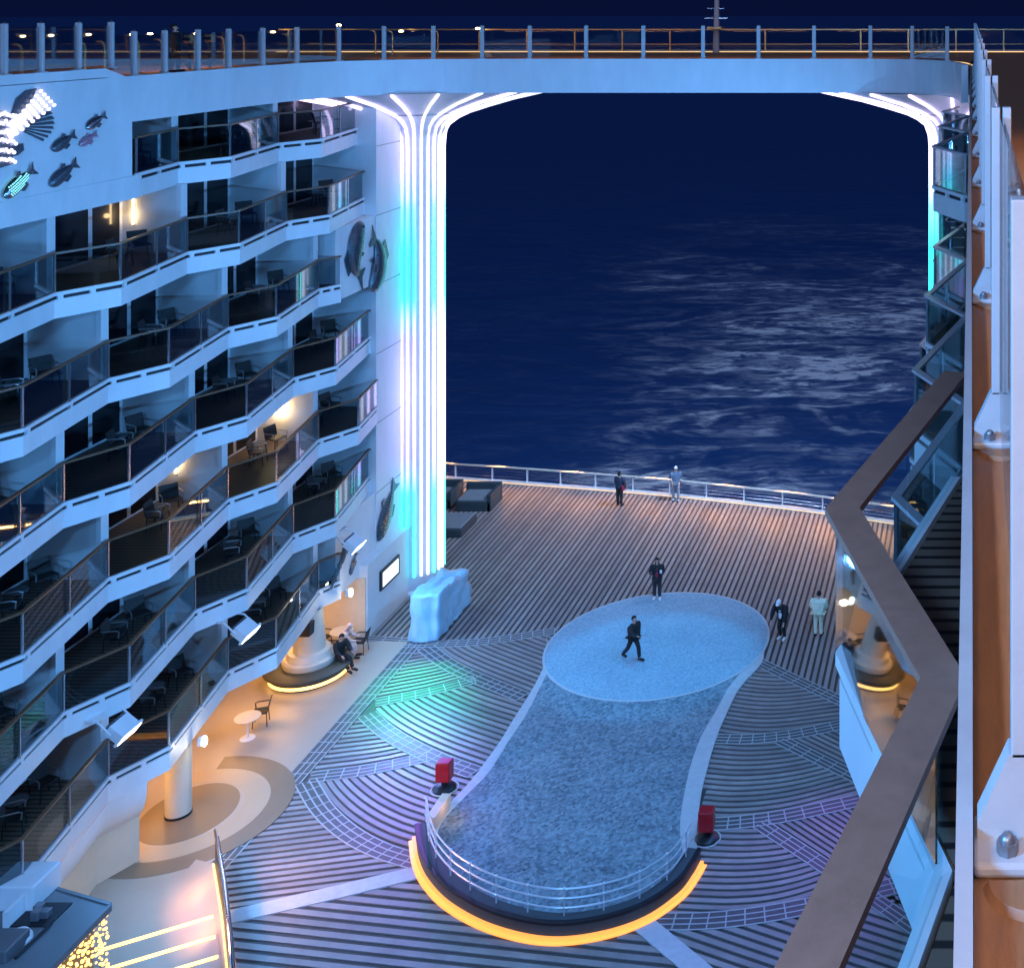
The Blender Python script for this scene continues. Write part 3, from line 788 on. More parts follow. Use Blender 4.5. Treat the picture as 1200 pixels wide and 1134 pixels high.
m_ = MB(); m_.box(-24.295, -24.22, 52.2, 53.9, 1.45, 2.25); fr = m_.build('screen', 'dark_metal', t2)
a = PX(450, 692, -24.2); 
m_ = MB(); m_.box(-24.218, -24.205, 52.35, 53.75, 1.56, 2.14); m_.build('lit_face', 'screen_lit', fr)

# ------------------------------------------------------------------ fish reliefs
def fish(name, X, y, z, L, ang, bodymat, label, finmat=None, plump=0.30, bend=0.0, scales=None, flip=1):
    """a flat metal fish standing proud of a wall that looks to +X; the head points along +Y before turning by ang"""
    t = thing(name, (X, y, z), label, 'fish', 'fish reliefs')
    finmat = finmat or bodymat
    ca, sa = math.cos(ang), math.sin(ang)
    def pos(u, v, x):                                                  # u along, v across, with bend
        if bend:
            r = 1 / bend; th = u * bend; uu = (r - v) * math.sin(th); vv = r - (r - v) * math.cos(th)
        else: uu, vv = u, v
        return (x, ca * uu - sa * vv, sa * uu + ca * vv)
    N = 18; prof = []
    for i in range(N + 1):
        s_ = i / N
        h = plump * L * (math.sin(PI * min(1, s_ ** 0.75)) ** 0.8) * 0.5 * (1.0 if s_ < 0.5 else 1) + 0.02 * L
        prof.append((L * (0.5 - s_ * 0.82), h))
    b = MB(); vs = []; fs = []
    rows = 7
    for u, h in prof:
        for j in range(rows):
            v = -1 + 2 * j / (rows - 1)
            vs.append(pos(u, v * h * (1.05 if v > 0 else 0.95), 0.03 + 0.35 * h * math.sqrt(max(0, 1 - v * v))))
    for i in range(N):
        for j in range(rows - 1): fs.append((i * rows + j, i * rows + j + 1, (i + 1) * rows + j + 1, (i + 1) * rows + j))
    b.add(vs, fs); b.build('body', bodymat, t, smooth=True, local=True)
    ut = L * (0.5 - 0.82)
    def plate(nm, pts, th=0.03, m=finmat):
        q = MB(); n = len(pts)
        q.add([pos(u, v, 0.02) for u, v in pts] + [pos(u, v, 0.02 + th) for u, v in pts], [list(range(n)), list(range(n, 2 * n))[::-1]] + [(i, (i + 1) % n, n + (i + 1) % n, n + i) for i in range(n)])
        return q.build(nm, m, t, local=True)
    plate('tail', [(ut + 0.05 * L, 0.02 * L), (ut - 0.17 * L, 0.16 * L), (ut - 0.10 * L, 0), (ut - 0.15 * L, -0.15 * L), (ut + 0.05 * L, -0.02 * L)])
    hm = plump * L * 0.5
    plate('fin', [(0.12 * L, hm * 0.92), (0.0, hm * 1.55), (-0.16 * L, hm * 1.25), (-0.14 * L, hm * 0.8)])
    plate('fin', [(0.06 * L, -hm * 0.9), (-0.03 * L, -hm * 1.5), (-0.10 * L, -hm * 1.3), (-0.08 * L, -hm * 0.85)])
    e = MB(); pe = pos(0.40 * L, 0.05 * L, 0.03 + 0.10 * L * plump); e.sphere(pe, 0.022 * L, seg=8, rings=6); e.build('eye', 'black_plastic', t, local=True)
    if scales:
        q = MB()
        for u in range(-7, 8):
            for v in range(-4, 5):
                uu = u * 0.046 * L + (0.023 * L if v % 2 else 0); s_ = (0.5 - uu / L) / 0.82
                if not 0.12 < s_ < 0.9: continue
                h = plump * L * (math.sin(PI * s_ ** 0.75) ** 0.8) * 0.5
                vv = v * 0.05 * L
                if abs(vv) > h * 0.88: continue
                c = pos(uu, vv, 0.03 + 0.35 * h * math.sqrt(max(0, 1 - (vv / h) ** 2)) + 0.005)
                q.sphere(c, 0.02, 0.019 * L, 0.017 * L, seg=6, rings=4)
        o = q.build('scales', scales, t, local=True); o['kind'] = 'stuff'
    return t
XF = XWALL + 0.01
def on_wall(px, py, X): p = PX(px, py, X); return p.y, p.z
fs_ = [(74, 166, 0.95, 0.35, 'fish_dark', 'dark silver fish above the lowest pair on the upper wall'),
       (74, 203, 1.15, 0.42, 'fish_dark', 'largest dark fish, lower right of the school'),
       (112, 142, 0.85, 0.35, 'fish_silver', 'silver fish at the top right of the school'),
       (103, 163, 0.72, 0.35, 'fish_pink', 'pinkish fish just below the topmost silver one')]
for px, py, L_, an, mm, lb in fs_:
    y, z = on_wall(px, py, XF); fish('fish_relief', XF, y, z, L_ * 1.05, an + PI, mm, lb, flip=-1)
y, z = on_wall(22, 213, XF); fish('fish_relief', XF, y, z, 1.3, 0.5 + PI, 'fish_silver', 'striped fish glowing white and green at the lower left', scales='neon_cyan')
# great fish whose body glows
t = thing('great_fish_relief', (XF, *on_wall(8, 165, XF)), 'great fish of glowing white scales with a fanned dark tail', 'fish', 'fish reliefs')
gb = MB()
def wp(px, py, x): p = PX(px, py, XF); return (x, p.y, p.z)
random.seed(3)
for i in range(15):                                                   # glowing tail rays
    pass
for r_ in range(5):
    for i in range(9):
        tt = i / 8
        px = 4 + 40 * tt + r_ * 2.6 * (0.5 + tt); py = 158 - 46 * tt + r_ * 3.4 * (0.6 + tt * 0.6) - 5
        c = wp(px, py, XF + 0.09); gb.sphere(c, 0.03, 0.075, 0.05, seg=6, rings=4)
for r_ in range(9):
    for i in range(6):
        px = -14 + r_ * 3.2 + (i % 2) * 1.6 + max(0, 5 - i) * 0.5; py = 133 + i * 10.5 + abs(r_ - 4) * 0.6 + random.uniform(-2, 2)
        c = wp(px, py, XF + 0.10); gb.sphere(c, 0.03, 0.062, 0.05, seg=6, rings=4)
o = gb.build('glowing_scales', 'neon_white', t); o['kind'] = 'stuff'
def plate_px(nm, pts, m, t, x=XF, th=0.05):
    q = MB(); n = len(pts); v0 = [wp(a, b, x + 0.004) for a, b in pts]; v1 = [wp(a, b, x + th) for a, b in pts]
    q.add(v0 + v1, [list(range(n)), list(range(n, 2 * n))[::-1]] + [(i, (i + 1) % n, n + (i + 1) % n, n + i) for i in range(n)])
    return q.build(nm, m, t)
plate_px('body', [(-30, 128), (-8, 126), (10, 136), (16, 152), (10, 172), (14, 192), (-2, 197), (-30, 196)], 'fish_silver', t)
plate_px('fin', [(12, 136), (18, 116), (30, 106), (42, 104), (36, 118), (20, 136)], 'fish_dark', t, th=0.03)
for i in range(7):
    a0 = -0.55 + i * 0.19
    c = (18, 148); r1 = 46 - i * 1.2
    plate_px('tail_ray', [(c[0] + 12 * math.cos(a0), c[1] + 10 * math.sin(a0)), (c[0] + r1 * math.cos(a0 - 0.02), c[1] + 0.72 * r1 * math.sin(a0 - 0.02)),
                          (c[0] + (r1 + 1.5) * math.cos(a0 + 0.09), c[1] + 0.72 * r1 * math.sin(a0 + 0.09)), (c[0] + 12 * math.cos(a0 + 0.14), c[1] + 10 * math.sin(a0 + 0.14))], 'fish_dark', t, th=0.035)
plate_px('fin', [(10, 172), (26, 168), (27, 176), (20, 182), (12, 184)], 'fish_dark', t, th=0.03)
# ringed pair and the rising fish on the end wall
X3 = -24.60
y, z = on_wall(416, 300, X3); fish('koi_relief', -24.64, y, z, 2.9, PI / 2, 'fish_dark', 'dark scaled fish curling up the left half of the ring', plump=0.36, bend=-0.9, scales='fish_scale')
y, z = on_wall(444, 303, X3); fish('koi_relief', -24.60, y, z, 2.9, -PI / 2, 'fish_dark', 'dark scaled fish curling down the right half of the ring', plump=0.36, bend=-0.9, scales='fish_scale')
y, z = on_wall(453, 597, X3); fish('koi_relief', -24.60, y, z, 2.6, 0.85 + PI, 'fish_dark', 'dark fish climbing towards the foot of the neon column', plump=0.34, scales='fish_scale')
for px, py, L_, lb in ((404, 646, 1.0, 'uppermost of the small dark fish near the lit panel'), (397, 664, 0.8, 'small dark fish second from the top, near the lit panel'), (414, 660, 0.9, 'small silver fish at the right of the low group'), (391, 678, 0.8, 'lowest small dark fish above the round bench')):
    y, z = on_wall(px, py, -24.62); fish('fish_relief', -24.64, y, z, L_, 0.9 + PI, 'fish_dark' if 'dark' in lb else 'fish_silver', lb)

# ------------------------------------------------------------------ neon columns
def column(cx, cy, label):
    t = thing('neon_column', (cx, cy, 0), label, 'column', 'neon columns')
    prof = [(1.02, 0), (1.02, 19.3), (1.06, 19.8), (1.22, 20.25), (1.6, 20.6), (2.05, 20.82), (2.9, 21.1), (4.1, 21.45), (5.4, 21.75), (6.4, 21.99)]
    b = MB(); b.lathe([(r, z) for r, z in prof if z <= 20.82], (cx, cy, 0), 48); b.build('shaft', 'column_paint', t, smooth=True)
    b = MB(); b.lathe([(r, z) for r, z in prof if z >= 20.82], (cx, cy, 0), 48); b.build('flare', 'column_paint', t, smooth=True)
    b = MB(); b.lathe([(2.02, 20.78), (2.12, 20.80), (2.12, 20.84), (2.02, 20.86)], (cx, cy, 0), 48); b.build('ring', 'grey_metal', t)
    b = MB(); b.lathe([(1.03, 0), (1.16, 0), (1.16, 0.12), (1.06, 0.2)], (cx, cy, 0), 40); b.build('foot', 'white_paint', t)
    for i in range(24):
        a = 2 * PI * i / 24
        pts = [(cx + (r + 0.05) * math.cos(a), cy + (r + 0.05) * math.sin(a), z - (0.05 if r > 1.5 else 0)) for r, z in prof]
        pts[0] = (pts[0][0], pts[0][1], 0.8)
        # smooth the flare
        b = MB(); b.tube(pts, [0.055] * 3 + [0.058] * 3 + [0.062] * (len(pts) - 6), 6); b.build('neon_tube', 'neon_pale' if (-74 < ((math.degrees(a) + 180) % 360 - 180) < 60 and i % 3 != 1) else 'neon_tube', t, smooth=True)
    return t
column(-24.35, 56.0, 'tall neon ribbed column at left, rising behind the balconies')
column(-0.75, 56.0, 'neon ribbed column at far right, mostly hidden by the posts')

# ------------------------------------------------------------------ bridge across the top
edge = [(-24.9, 26), (-24.9, 43.5)] + [tuple(v) for v in smooth_curve([(-24.9, 44.5), (-24.7, 46.8), (-23.9, 48.9), (-22.3, 50.3), (-20, 50.9), (-17, 51.0)], 5)] + [(-7, 51.0)] + \
       [tuple(v) for v in smooth_curve([(-6, 51.0), (-3.4, 50.8), (-1.6, 49.8), (-0.7, 48.0), (-0.35, 45.5)], 5)]
br = thing('bridge', (-12.5, 51, 21.9), 'long white bridge spanning the deck at the top of the picture', 'bridge')
# fascia facing the well
b = MB(); b.strip(edge, 0, 0.25, 21.98, 23.34); b.build('fascia', 'white_paint', br)
b = MB(); b.prism(offset(edge, 0.26)[6:-4] + [(0, 50), (4, 50), (4, 60.8), (-31, 60.8), (-31, 47)], 22.02, 23.1); b.build('soffit_slab', 'soffit', br)
b = MB(); b.prism(offset(edge, 0.27) + [(0.5, 50), (4, 50), (4, 60.8), (-34, 60.8), (-34, 26)], 23.12, 23.30); b.build('walkway', 'ledge_wood', br)
b = MB(); b.strip([(4, 60.9), (-34, 60.9)], 0, 0.2, 21.9, 23.4); b.build('aft_fascia', 'white_paint', br)
# raised kerb section at the far left
b = MB(); b.add([(XWALL - 0.004, 26, 23.36), (XWALL - 0.004, 36.4, 23.36), (XWALL - 0.004, 37.6, 23.30), (XWALL - 0.004, 36.6, 23.62), (XWALL - 0.004, 26, 23.62),
                 (XWALL - 0.25, 26, 23.36), (XWALL - 0.25, 36.4, 23.36), (XWALL - 0.25, 37.6, 23.30), (XWALL - 0.25, 36.6, 23.62), (XWALL - 0.25, 26, 23.62)],
                [(0, 1, 2, 3, 4), (9, 8, 7, 6, 5), (0, 5, 6, 1), (1, 6, 7, 2), (2, 7, 8, 3), (3, 8, 9, 4), (4, 9, 5, 0)]); b.build('raised_kerb', 'white_paint', br)
post_px = [5, 48, 92, 130, 157, 193, 232, 268, 308, 348, 397, 450, 508, 565, 621, 687, 754, 824, 889, 954, 1020, 1069, 1110, 1131]
inn_edge = offset(edge, 0.10)
pp = []
for px in post_px:
    h = ray_hit(inn_edge, px)
    if h: pp.append(h)
for (x, y), px in zip(pp, post_px):
    z0 = 23.62 if px < 140 else 23.34
    b = MB(); b.bbox(x - 0.075, x + 0.075, y - 0.05, y + 0.05, z0, z0 + 1.33, 0.012); po = b.build('post', 'post_paint', br)
    b = MB(); b.box(x - 0.13, x + 0.13, y - 0.09, y + 0.09, z0 - 0.002, z0 + 0.03); b.build('foot_plate', 'post_paint', po)
    b = MB(); b.sphere((x, y, z0 + 1.36), 0.04, seg=8, rings=6); b.build('cap', 'dark_metal', po)
for (a, c), px in zip(zip(pp, pp[1:]), post_px):
    z0 = 23.62 if px < 130 else 23.34
    a = Vector(a); c = Vector(c); u = (c - a).normalized()
    b = MB(); b.strip([tuple(a + u * 0.09), tuple(c - u * 0.09)], -0.01, 0.01, z0 + 0.08, z0 + 1.22); b.build('glass_panel', 'glass_clear', br)
# rail on the aft side of the bridge, lit warm
ar = thing('aft_bridge_rail', (-12, 60.6, 23.3), 'warm lit rail along the far side of the bridge', 'railing')
b = MB(); b.box(-33, 3.5, 60.55, 60.63, 24.34, 24.40); b.build('handrail', 'gold_rail', ar)
b = MB(); b.box(-33, 3.5, 60.57, 60.61, 23.66, 23.69); b.build('lower_rail', 'gold_rail', ar)
x = -32.5; i = 0
while x < 3.2:
    b = MB(); b.box(x - 0.035, x + 0.035, 60.54, 60.62, 23.3, 24.34); b.build('post', 'gold_rail', ar)
    b = MB(); b.box(x + 0.06, x + 2.2, 60.58, 60.595, 23.36, 24.3); b.build('glass_panel', 'glass_clear', ar)
    x += 2.27
b = MB(); b.box(-33, 3.5, 60.40, 60.45, 23.302, 23.33); b.build('led_strip', 'led_gold', ar)
# low rail lamps close behind the front glass
b = MB(); pl = offset(edge, 0.42)[1:]; b.strip(pl, 0, 0.03, 23.302, 23.32)
lt = thing('walkway_lights', (-12, 51.3, 23.3), 'thin warm light line at the foot of the bridge glass', 'light strip'); b.build('led_strip', 'led_gold', lt)
for xx in (-29, -23, -17, -11, -5):
    lamp('walkway_lamp', 'AREA', (xx, 52.2 if xx > -24 else 44, 24.2), (xx, 55, 23.3), 26, (1.0, 0.5, 0.2), 4.5, 0.1)
for yy in (31, 37, 43):
    lamp('walkway_lamp', 'AREA', (-26.6, yy, 24.3), (-27.4, yy, 23.3), 45, (1.0, 0.5, 0.2), 5.0, 0.1)
# hoop lamps and a viewer on the port walkway
hoops = [(26, 66, 31), (100, 68, 33), (123, 68, 35), (163, 60, 39), (190, 66, 39), (202, 62, 42), (228, 66, 41), (263, 66, 44), (286, 60, 48), (338, 62, 50), (440, 60, 58), (460, 60, 57), (513, 60, 58)]
for i, (px, py, d) in enumerate(hoops):
    p = PD(px, py, max(d, 26.2 * F / (VX - px)) if px < 330 else d); p.z = 23.3
    t = thing('hoop_post', p, '%s warm lit hooked post from the left on the upper walkway' % ORD[i + 1], 'post', 'hooked posts on the walkway')
    b = MB(); hgt = 1.05
    b.tube([(0, 0, 0), (0, 0, hgt - 0.2), (-0.03, 0, hgt - 0.06), (-0.12, 0, hgt), (-0.24, 0, hgt)], 0.035, 6); b.build('stem', 'gold_rail', t, smooth=True, local=True)
    b = MB(); b.lathe([(0.001, 0), (0.08, 0), (0.08, 0.02), (0.001, 0.03)], (0, 0, 0), 10); b.build('foot', 'steel', t, local=True)
for px, py, d, lb in ((222, 53, 41.5, 'yellow lit viewer on a stand at the upper left walkway'), (246, 46, 43.5, 'smaller yellow lit viewer further along the upper walkway')):
    p = PD(px, py, max(d, 26.4 * F / (VX - px))); p.z = 23.3
    t = thing('deck_viewer', p, lb, 'viewer')
    b = MB(); b.tube([(0, 0, 0), (0, 0, 0.9)], 0.05, 8); b.build('stand', 'dark_metal', t, local=True)
    b = MB(); b.bbox(-0.14, 0.14, -0.12, 0.12, 0.88, 1.16, 0.05); b.build('head', 'gold_rail', t, local=True)
    b = MB(); b.tube([(0.06, -0.12, 1.02), (0.06, -0.22, 1.02)], 0.05, 8); b.tube([(-0.06, -0.12, 1.02), (-0.06, -0.22, 1.02)], 0.05, 8); b.build('eyepieces', 'dark_metal', t, local=True)
p = PD(839, 22, 60.2); p.z = 23.3
t = thing('mast', p, 'grey signal mast with short crossbars rising behind the bridge', 'mast')
b = MB(); b.tube([(0, 0, 0), (0.05, 0, 3.2)], [0.16, 0.10], 8); b.build('pole', 'post_paint', t, smooth=True, local=True)
b = MB(); b.box(-0.55, 0.55, -0.04, 0.04, 1.58, 1.64); b.build('crossbar', 'steel', t, local=True)
b = MB(); b.box(-0.4, 0.4, -0.04, 0.04, 2.05, 2.09); b.build('crossbar', 'steel', t, local=True)
b = MB(); b.box(-0.35, 0.3, -0.3, 0.3, 1.1, 1.2); b.build('platform', 'gold_rail', t, local=True)
# small lamps strung behind the rail
for i, (px, py) in enumerate(((27, 43), (60, 42), (104, 41), (155, 41), (176, 40), (209, 39), (230, 40), (320, 38), (397, 30), (470, 37), (560, 34))):
    p = PD(px, py, 60.0)
    t = thing('spot_lamp', p, '%s small warm lamp from the left behind the upper rail' % ORD[i + 1], 'lamp', 'small lamps behind the upper rail')
    b = MB(); b.lathe([(0.001, 0.06), (0.09, 0.05), (0.11, 0), (0.09, -0.03), (0.001, -0.04)], (0, 0, 0), 10); b.build('shade', 'lamp_warm', t, smooth=True, local=True)
    b = MB(); b.tube([(0, 0.05, 0.0), (0, 0.3, 0.0), (0, 0.55, -0.1)], 0.02, 6); b.build('arm', 'dark_metal', t, local=True)

# ------------------------------------------------------------------ starboard ledge with stanchions, right beside the camera
lg = thing('ledge', (0.2, 20, 23.2), 'white edged brown ledge running aft along the right side', 'ledge')
b = MB(); b.box(-0.036, 0.004, 0.4, 45.4, 22.55, 23.37); b.build('outer_edge', 'post_paint', lg)
b = MB(); b.box(0.006, 3.5, 0.4, 50, 22.6, 23.30); b.build('top', 'ledge_wood', lg)
dpost = [3.05 + 2.85 * i for i in range(15)]
st_names = []
for i, d in enumerate(dpost):
    z0 = 23.305
    t = thing('stanchion', (0.14, d, z0), '%s slotted grey post from the camera along the right ledge' % ORD[i + 1], 'post', 'posts along the right ledge')
    b = MB()
    zt = 24.85 - z0
    b.bbox(-0.045, -0.006, -0.035, 0.035, 0.22, zt, 0.004); b.bbox(0.006, 0.045, -0.035, 0.035, 0.22, zt, 0.004); b.build('upright', 'post_paint', t, local=True)
    b = MB(); b.box(-0.0065, 0.0065, -0.02, 0.02, 0.2, zt - 0.01); b.build('slot', 'black_plastic', t, local=True)
    b = MB()
    pr = [(-0.125, 0.03), (-0.125, 0.07), (-0.05, 0.23), (0.05, 0.23), (0.125, 0.07), (0.125, 0.03)]
    b.add([(u, -0.035, v) for u, v in pr] + [(u, 0.035, v) for u, v in pr], [list(range(6)), list(range(6, 12))[::-1]] + [(j, (j + 1) % 6, 6 + (j + 1) % 6, 6 + j) for j in range(6)]); b.build('gusset', 'post_paint', t, local=True)
    b = MB(); b.bbox(-0.135, 0.135, -0.13, 0.06, 0.0, 0.032, 0.01); b.build('foot_plate', 'post_paint', t, local=True)
    for u in (-0.055, 0.065):
        b = MB(); b.tube([(u, -0.082, 0.03), (u, -0.082, 0.058)], 0.026, 8); b.sphere((u, -0.082, 0.058), 0.020, seg=8, rings=5); b.build('bolt', 'grey_metal', t, smooth=True, local=True)
    b = MB(); b.lathe([(0.001, 0.0), (0.10, 0.0), (0.115, -0.02), (0.1, -0.002)], (0, -0.15, 0.012), 16, PI, 2 * PI); b.build('gasket', 'ledge_wood', t, local=True)
    if i + 1 < len(dpost):
        b = MB(); b.box(-0.0075, 0.0075, 0.05, 2.80, 0.10, zt - 0.04); b.build('glass_panel', 'glass_clear', t, local=True)
lamp('ledge_warm', 'AREA', (0.9, 11, 24.9), (0.1, 11, 23.2), 90, (1.0, 0.55, 0.28), 18, 0.2)
lamp('post_fill', 'AREA', (-0.9, -2.2, 26.8), (-0.4, 7, 22.4), 210, (1.0, 0.70, 0.50), 1.2, 1.2)

# lattice ladder tower on the right facade
t = thing('ladder_tower', (-0.35, 40, 12), 'slim bright lattice ladder against the far right facade', 'ladder')
x0, x1, y0 = -0.62, -0.18, 38.0
for xx in (x0, x1):
    for yy in (y0, y0 + 0.5):
        b = MB(); b.tube([(xx, yy, 14.2), (xx, yy, 21.2)], 0.028, 6); b.build('rail', 'chrome', t)
z = 14.3
while z < 21.1:
    b = MB(); b.tube([(x0, y0, z), (x1, y0, z)], 0.02, 5); b.build('rung', 'chrome', t)
    z += 0.3
for zz in (15, 17, 19, 21):
    b = MB(); b.tube([(x0 + 0.22 + 0.36 * math.cos(2 * PI * j / 14), y0 + 0.25 + 0.36 * math.sin(2 * PI * j / 14), zz) for j in range(14)], 0.022, 5, closed=True); b.build('cage_hoop', 'chrome', t)
lamp('stair_glow', 'POINT', (-1.6, 37.2, 19.5), (0, 0, 0), 60, (0.4, 0.9, 1.0), 0.2)

t = thing('floodlight', PD(1062, 668, 14.6), 'small cyan lit fixture on the right balcony edge below the brown rail', 'floodlight')
m = MB(); m.tube([(-0.18, -0.35, -0.12), (0.02, 0.1, 0.02), (0.14, 0.4, 0.1)], 0.05, 8); m.build('arm', 'white_paint', t, smooth=True, local=True)
m = MB(); m.bbox(-0.02, 0.16, -0.12, 0.16, -0.12, 0.14, 0.03); m.build('housing', 'white_paint', t, local=True)
m = MB(); m.box(-0.035, -0.021, -0.08, 0.10, -0.08, 0.08); m.build('lit_face', 'lamp_white', t, local=True)
# ------------------------------------------------------------------ stern rail
sr = thing('stern_rail', (-12, 62, 0), 'white railing along the stern edge with a wooden cap', 'railing')
rail_pl = [p for p in stern if -33 < p[0] < 0]
rail_pl = [tuple(v) for v in resample([(p[0], p[1] - 0.25) for p in rail_pl], 0.6)]
b = MB(); b.strip(rail_pl, -0.07, 0.07, 0.80, 0.86); b.build('cap_rail', 'cream_plaster', sr)
b = MB(); b.strip(rail_pl, -0.16, 0.10, 0.002, 0.14); b.build('kerb', 'white_paint', sr)
for zz in (0.32, 0.48, 0.64):
    b = MB(); b.tube([(p[0], p[1], zz) for p in rail_pl], 0.012, 4); b.build('wire', 'steel', sr)
posts_px = [534, 577, 618, 657, 698, 742, 785, 828, 872, 917, 964, 1008]
for px in posts_px:
    h = ray_hit(rail_pl, px)
    b = MB(); b.box(h[0] - 0.035, h[0] + 0.035, h[1] - 0.05, h[1] + 0.05, 0.14, 0.80); b.build('post', 'white_paint', sr)
b = MB(); b.strip([(p[0], p[1] - 0.2) for p in rail_pl], -0.012, 0.012, 0.06, 0.075); b.build('led_strip', 'led_gold', sr)
for i in range(9):
    p = rail_pl[int(len(rail_pl) * (i + 0.5) / 9.2)]
    lamp('stern_deck_lamp', 'AREA', (p[0], p[1] - 0.35, 0.95), (p[0] + 0.15, p[1] - 5.0, 0.0), 62, (1.0, 0.42, 0.12), 5.0, 0.1)

# ------------------------------------------------------------------ curved kerb and rail at the front of the dance floor
kb = thing('stage_kerb', gpt(655, 1085) + (0,), 'dark curved kerb with an orange light line at the front of the dance floor', 'kerb')
fr = [tuple(v) for v in resample(front, 0.35)]
b = MB(); b.strip(fr, 0.0, 0.42, 0.05, 0.50); b.build('kerb_body', 'sofa_dark', kb)
b = MB(); b.strip(fr, -0.035, 0.10, 0.46, 0.53); b.build('lip', 'dark_metal', kb)
b = MB(); b.strip(fr, -0.10, -0.002, 0.04, 0.16); b.build('led_strip', 'led_orange', kb)
b = MB(); b.strip(fr, -0.20, -0.10, 0.032, 0.06); b.build('light_channel', 'led_orange', kb)
e = fr[0]; b = MB(); pw = P(521, 950); b.box(pw.x - 0.12, pw.x + 0.16, pw.y - 1.1, pw.y + 0.1, 0.06, 0.5); b.build('lit_end', 'beige_wall', kb)
lamp('kerb_end_lamp', 'POINT', (pw.x + 0.5, pw.y - 0.5, 0.6), (0, 0, 0), 8, (1, .5, .12), 0.1)
rl = thing('stage_rail', gpt(655, 1075) + (0.5,), 'curved chrome three bar rail round the front of the dance floor', 'railing')
mid = [p for p in offset(fr, 0.30)]
for zz in (0.72, 0.98, 1.24):
    b = MB(); b.tube([(p[0], p[1], zz) for p in mid], 0.026, 6); b.build('bar', 'rail_steel', rl, smooth=True)
rp = [tuple(v) for v in resample(mid, 0.05)]
step = len(rp) // 11
for i in range(0, len(rp), step):
    x, y = rp[i]
    b = MB(); b.tube([(x, y, 0.5), (x, y, 1.27)], 0.024, 6); p_ = b.build('post', 'rail_steel', rl, smooth=True)
    for zz in (0.72, 0.98, 1.24):
        b = MB(); b.sphere((x, y, zz), 0.048, seg=8, rings=6); b.build('joint', 'rail_steel', p_, smooth=True)

for px, py, lb in ((521, 925, 'red box light on a black round foot at the left end of the rail'), (828, 984, 'red box light on a black round foot at the right end of the rail')):
    p = P(px, py); p.z = 0.03
    t = thing('red_light_box', p, lb, 'light box', 'red boxes by the stage rail')
    b = MB(); b.lathe([(0.001, 0), (0.34, 0), (0.36, 0.06), (0.28, 0.14), (0.10, 0.17), (0.10, 0.34), (0.001, 0.34)], (0, 0, 0), 24); b.build('foot', 'black_plastic', t, smooth=True, local=True)
    b = MB(); b.bbox(-0.23, 0.23, -0.20, 0.20, 0.30, 0.92, 0.04); b.build('housing', 'red_plastic', t, local=True)
    b = MB(); b.box(-0.19, 0.19, -0.212, -0.199, 0.36, 0.70); b.build('lens', 'red_plastic', t, local=True)
    b = MB(); b.lathe([(0.40, 0.0), (0.44, 0.0), (0.44, 0.03), (0.40, 0.03)], (0, 0, 0), 24); b.build('floor_ring', 'strip_pale', t, local=True)

# ------------------------------------------------------------------ tarpaulin covered crate
p0 = P(480, 752); p1 = P(521, 716)
t = thing('covered_crate', (p0.x + 0.6, p0.y + 1.5, 0.03), 'white tarpaulin with the cyan column light in its colour, over a crate beside the neon column', 'crate')
bm = bmesh.new(); bmesh.ops.create_cube(bm, size=1)
bmesh.ops.subdivide_edges(bm, edges=bm.edges[:], cuts=13, use_grid_fill=True)
random.seed(5)
from mathutils import noise
W_, L_, H_ = 1.15, 3.1, 1.85
for v in bm.verts:
    x, y, z = v.co
    h = z + 0.5
    fl = 1.0 + 0.10 * (1 - h) ** 2
    a = math.atan2(y * L_, x * W_)
    fold = (1 - h) * 0.09 * math.sin(a * 11 + 2.0 * noise.noise(Vector((x * 3, y * 3, 0)))) + 0.13 * noise.noise(Vector((x * 2.5, y * 4, z * 2.5)))
    top = 1.0 if y < -0.12 else (0.93 if y < 0.2 else 0.86)
    sag = -0.10 * max(0, h - 0.9) * 10 * (0.5 - abs(x)) * (0.5 + noise.noise(Vector((x * 3, y * 5, 3))))
    fold += 0.20 * (noise.turbulence(Vector((x * 2 + 4, y * 3.2, z * 2.2)), 3, True) - 0.5)
    hem = 0.10 * noise.noise(Vector((a * 2, 1, 5))) + 0.06
    v.co = Vector((x * W_ * fl * (1 + fold), y * L_ * fl * (1 + fold * 0.5), max(0.01, h * H_ * top + sag + (hem if h < 0.05 else 0) + 0.10 * noise.noise(Vector((x * 4, y * 5, z * 4))) * (1 if h > 0.05 else 0))))
me = bpy.data.meshes.new('tarpaulin'); bm.to_mesh(me); bm.free(); me.materials.append(MATS['tarp_cyan_lit'])
me.polygons.foreach_set('use_smooth', [True] * len(me.polygons))
o = bpy.data.objects.new('tarpaulin', me); COL.objects.link(o); o.parent = t
b = MB(); b.box(-0.38, 0.38, -1.15, 1.15, 0.0, 1.0); b.build('crate_body', 'wicker', t, local=True)

# ------------------------------------------------------------------ sofas by the stern
def sofa(px, py, w_, dp, hb, label, back=True):
    p = P(px, py); p.z = 0.03
    t = thing('deck_sofa', p, label, 'sofa', 'dark sofas near the stern rail')
    b = MB(); b.bbox(0, w_, 0, dp, 0.0, hb * 0.62, 0.03); b.build('base', 'sofa_dark', t, local=True)
    b = MB(); b.bbox(0.06, w_ - 0.06, 0.04, dp - 0.04, hb * 0.62, hb * 0.8, 0.05); b.build('cushion', 'sofa_top', t, local=True)
    if back:
        b = MB(); b.bbox(-0.02, w_ + 0.02, dp - 0.22, dp + 0.02, 0.0, hb * 1.25, 0.03); b.build('backrest', 'sofa_dark', t, local=True)
        b = MB(); b.bbox(w_ - 0.18, w_ + 0.024, 0, dp - 0.23, 0.0, hb * 1.15, 0.03); b.build('armrest', 'sofa_dark', t, local=True)
    return t
sofa(534, 600, 1.75, 1.6, 0.75, 'dark boxy sofa nearest the stern rail, with its arm to the right')
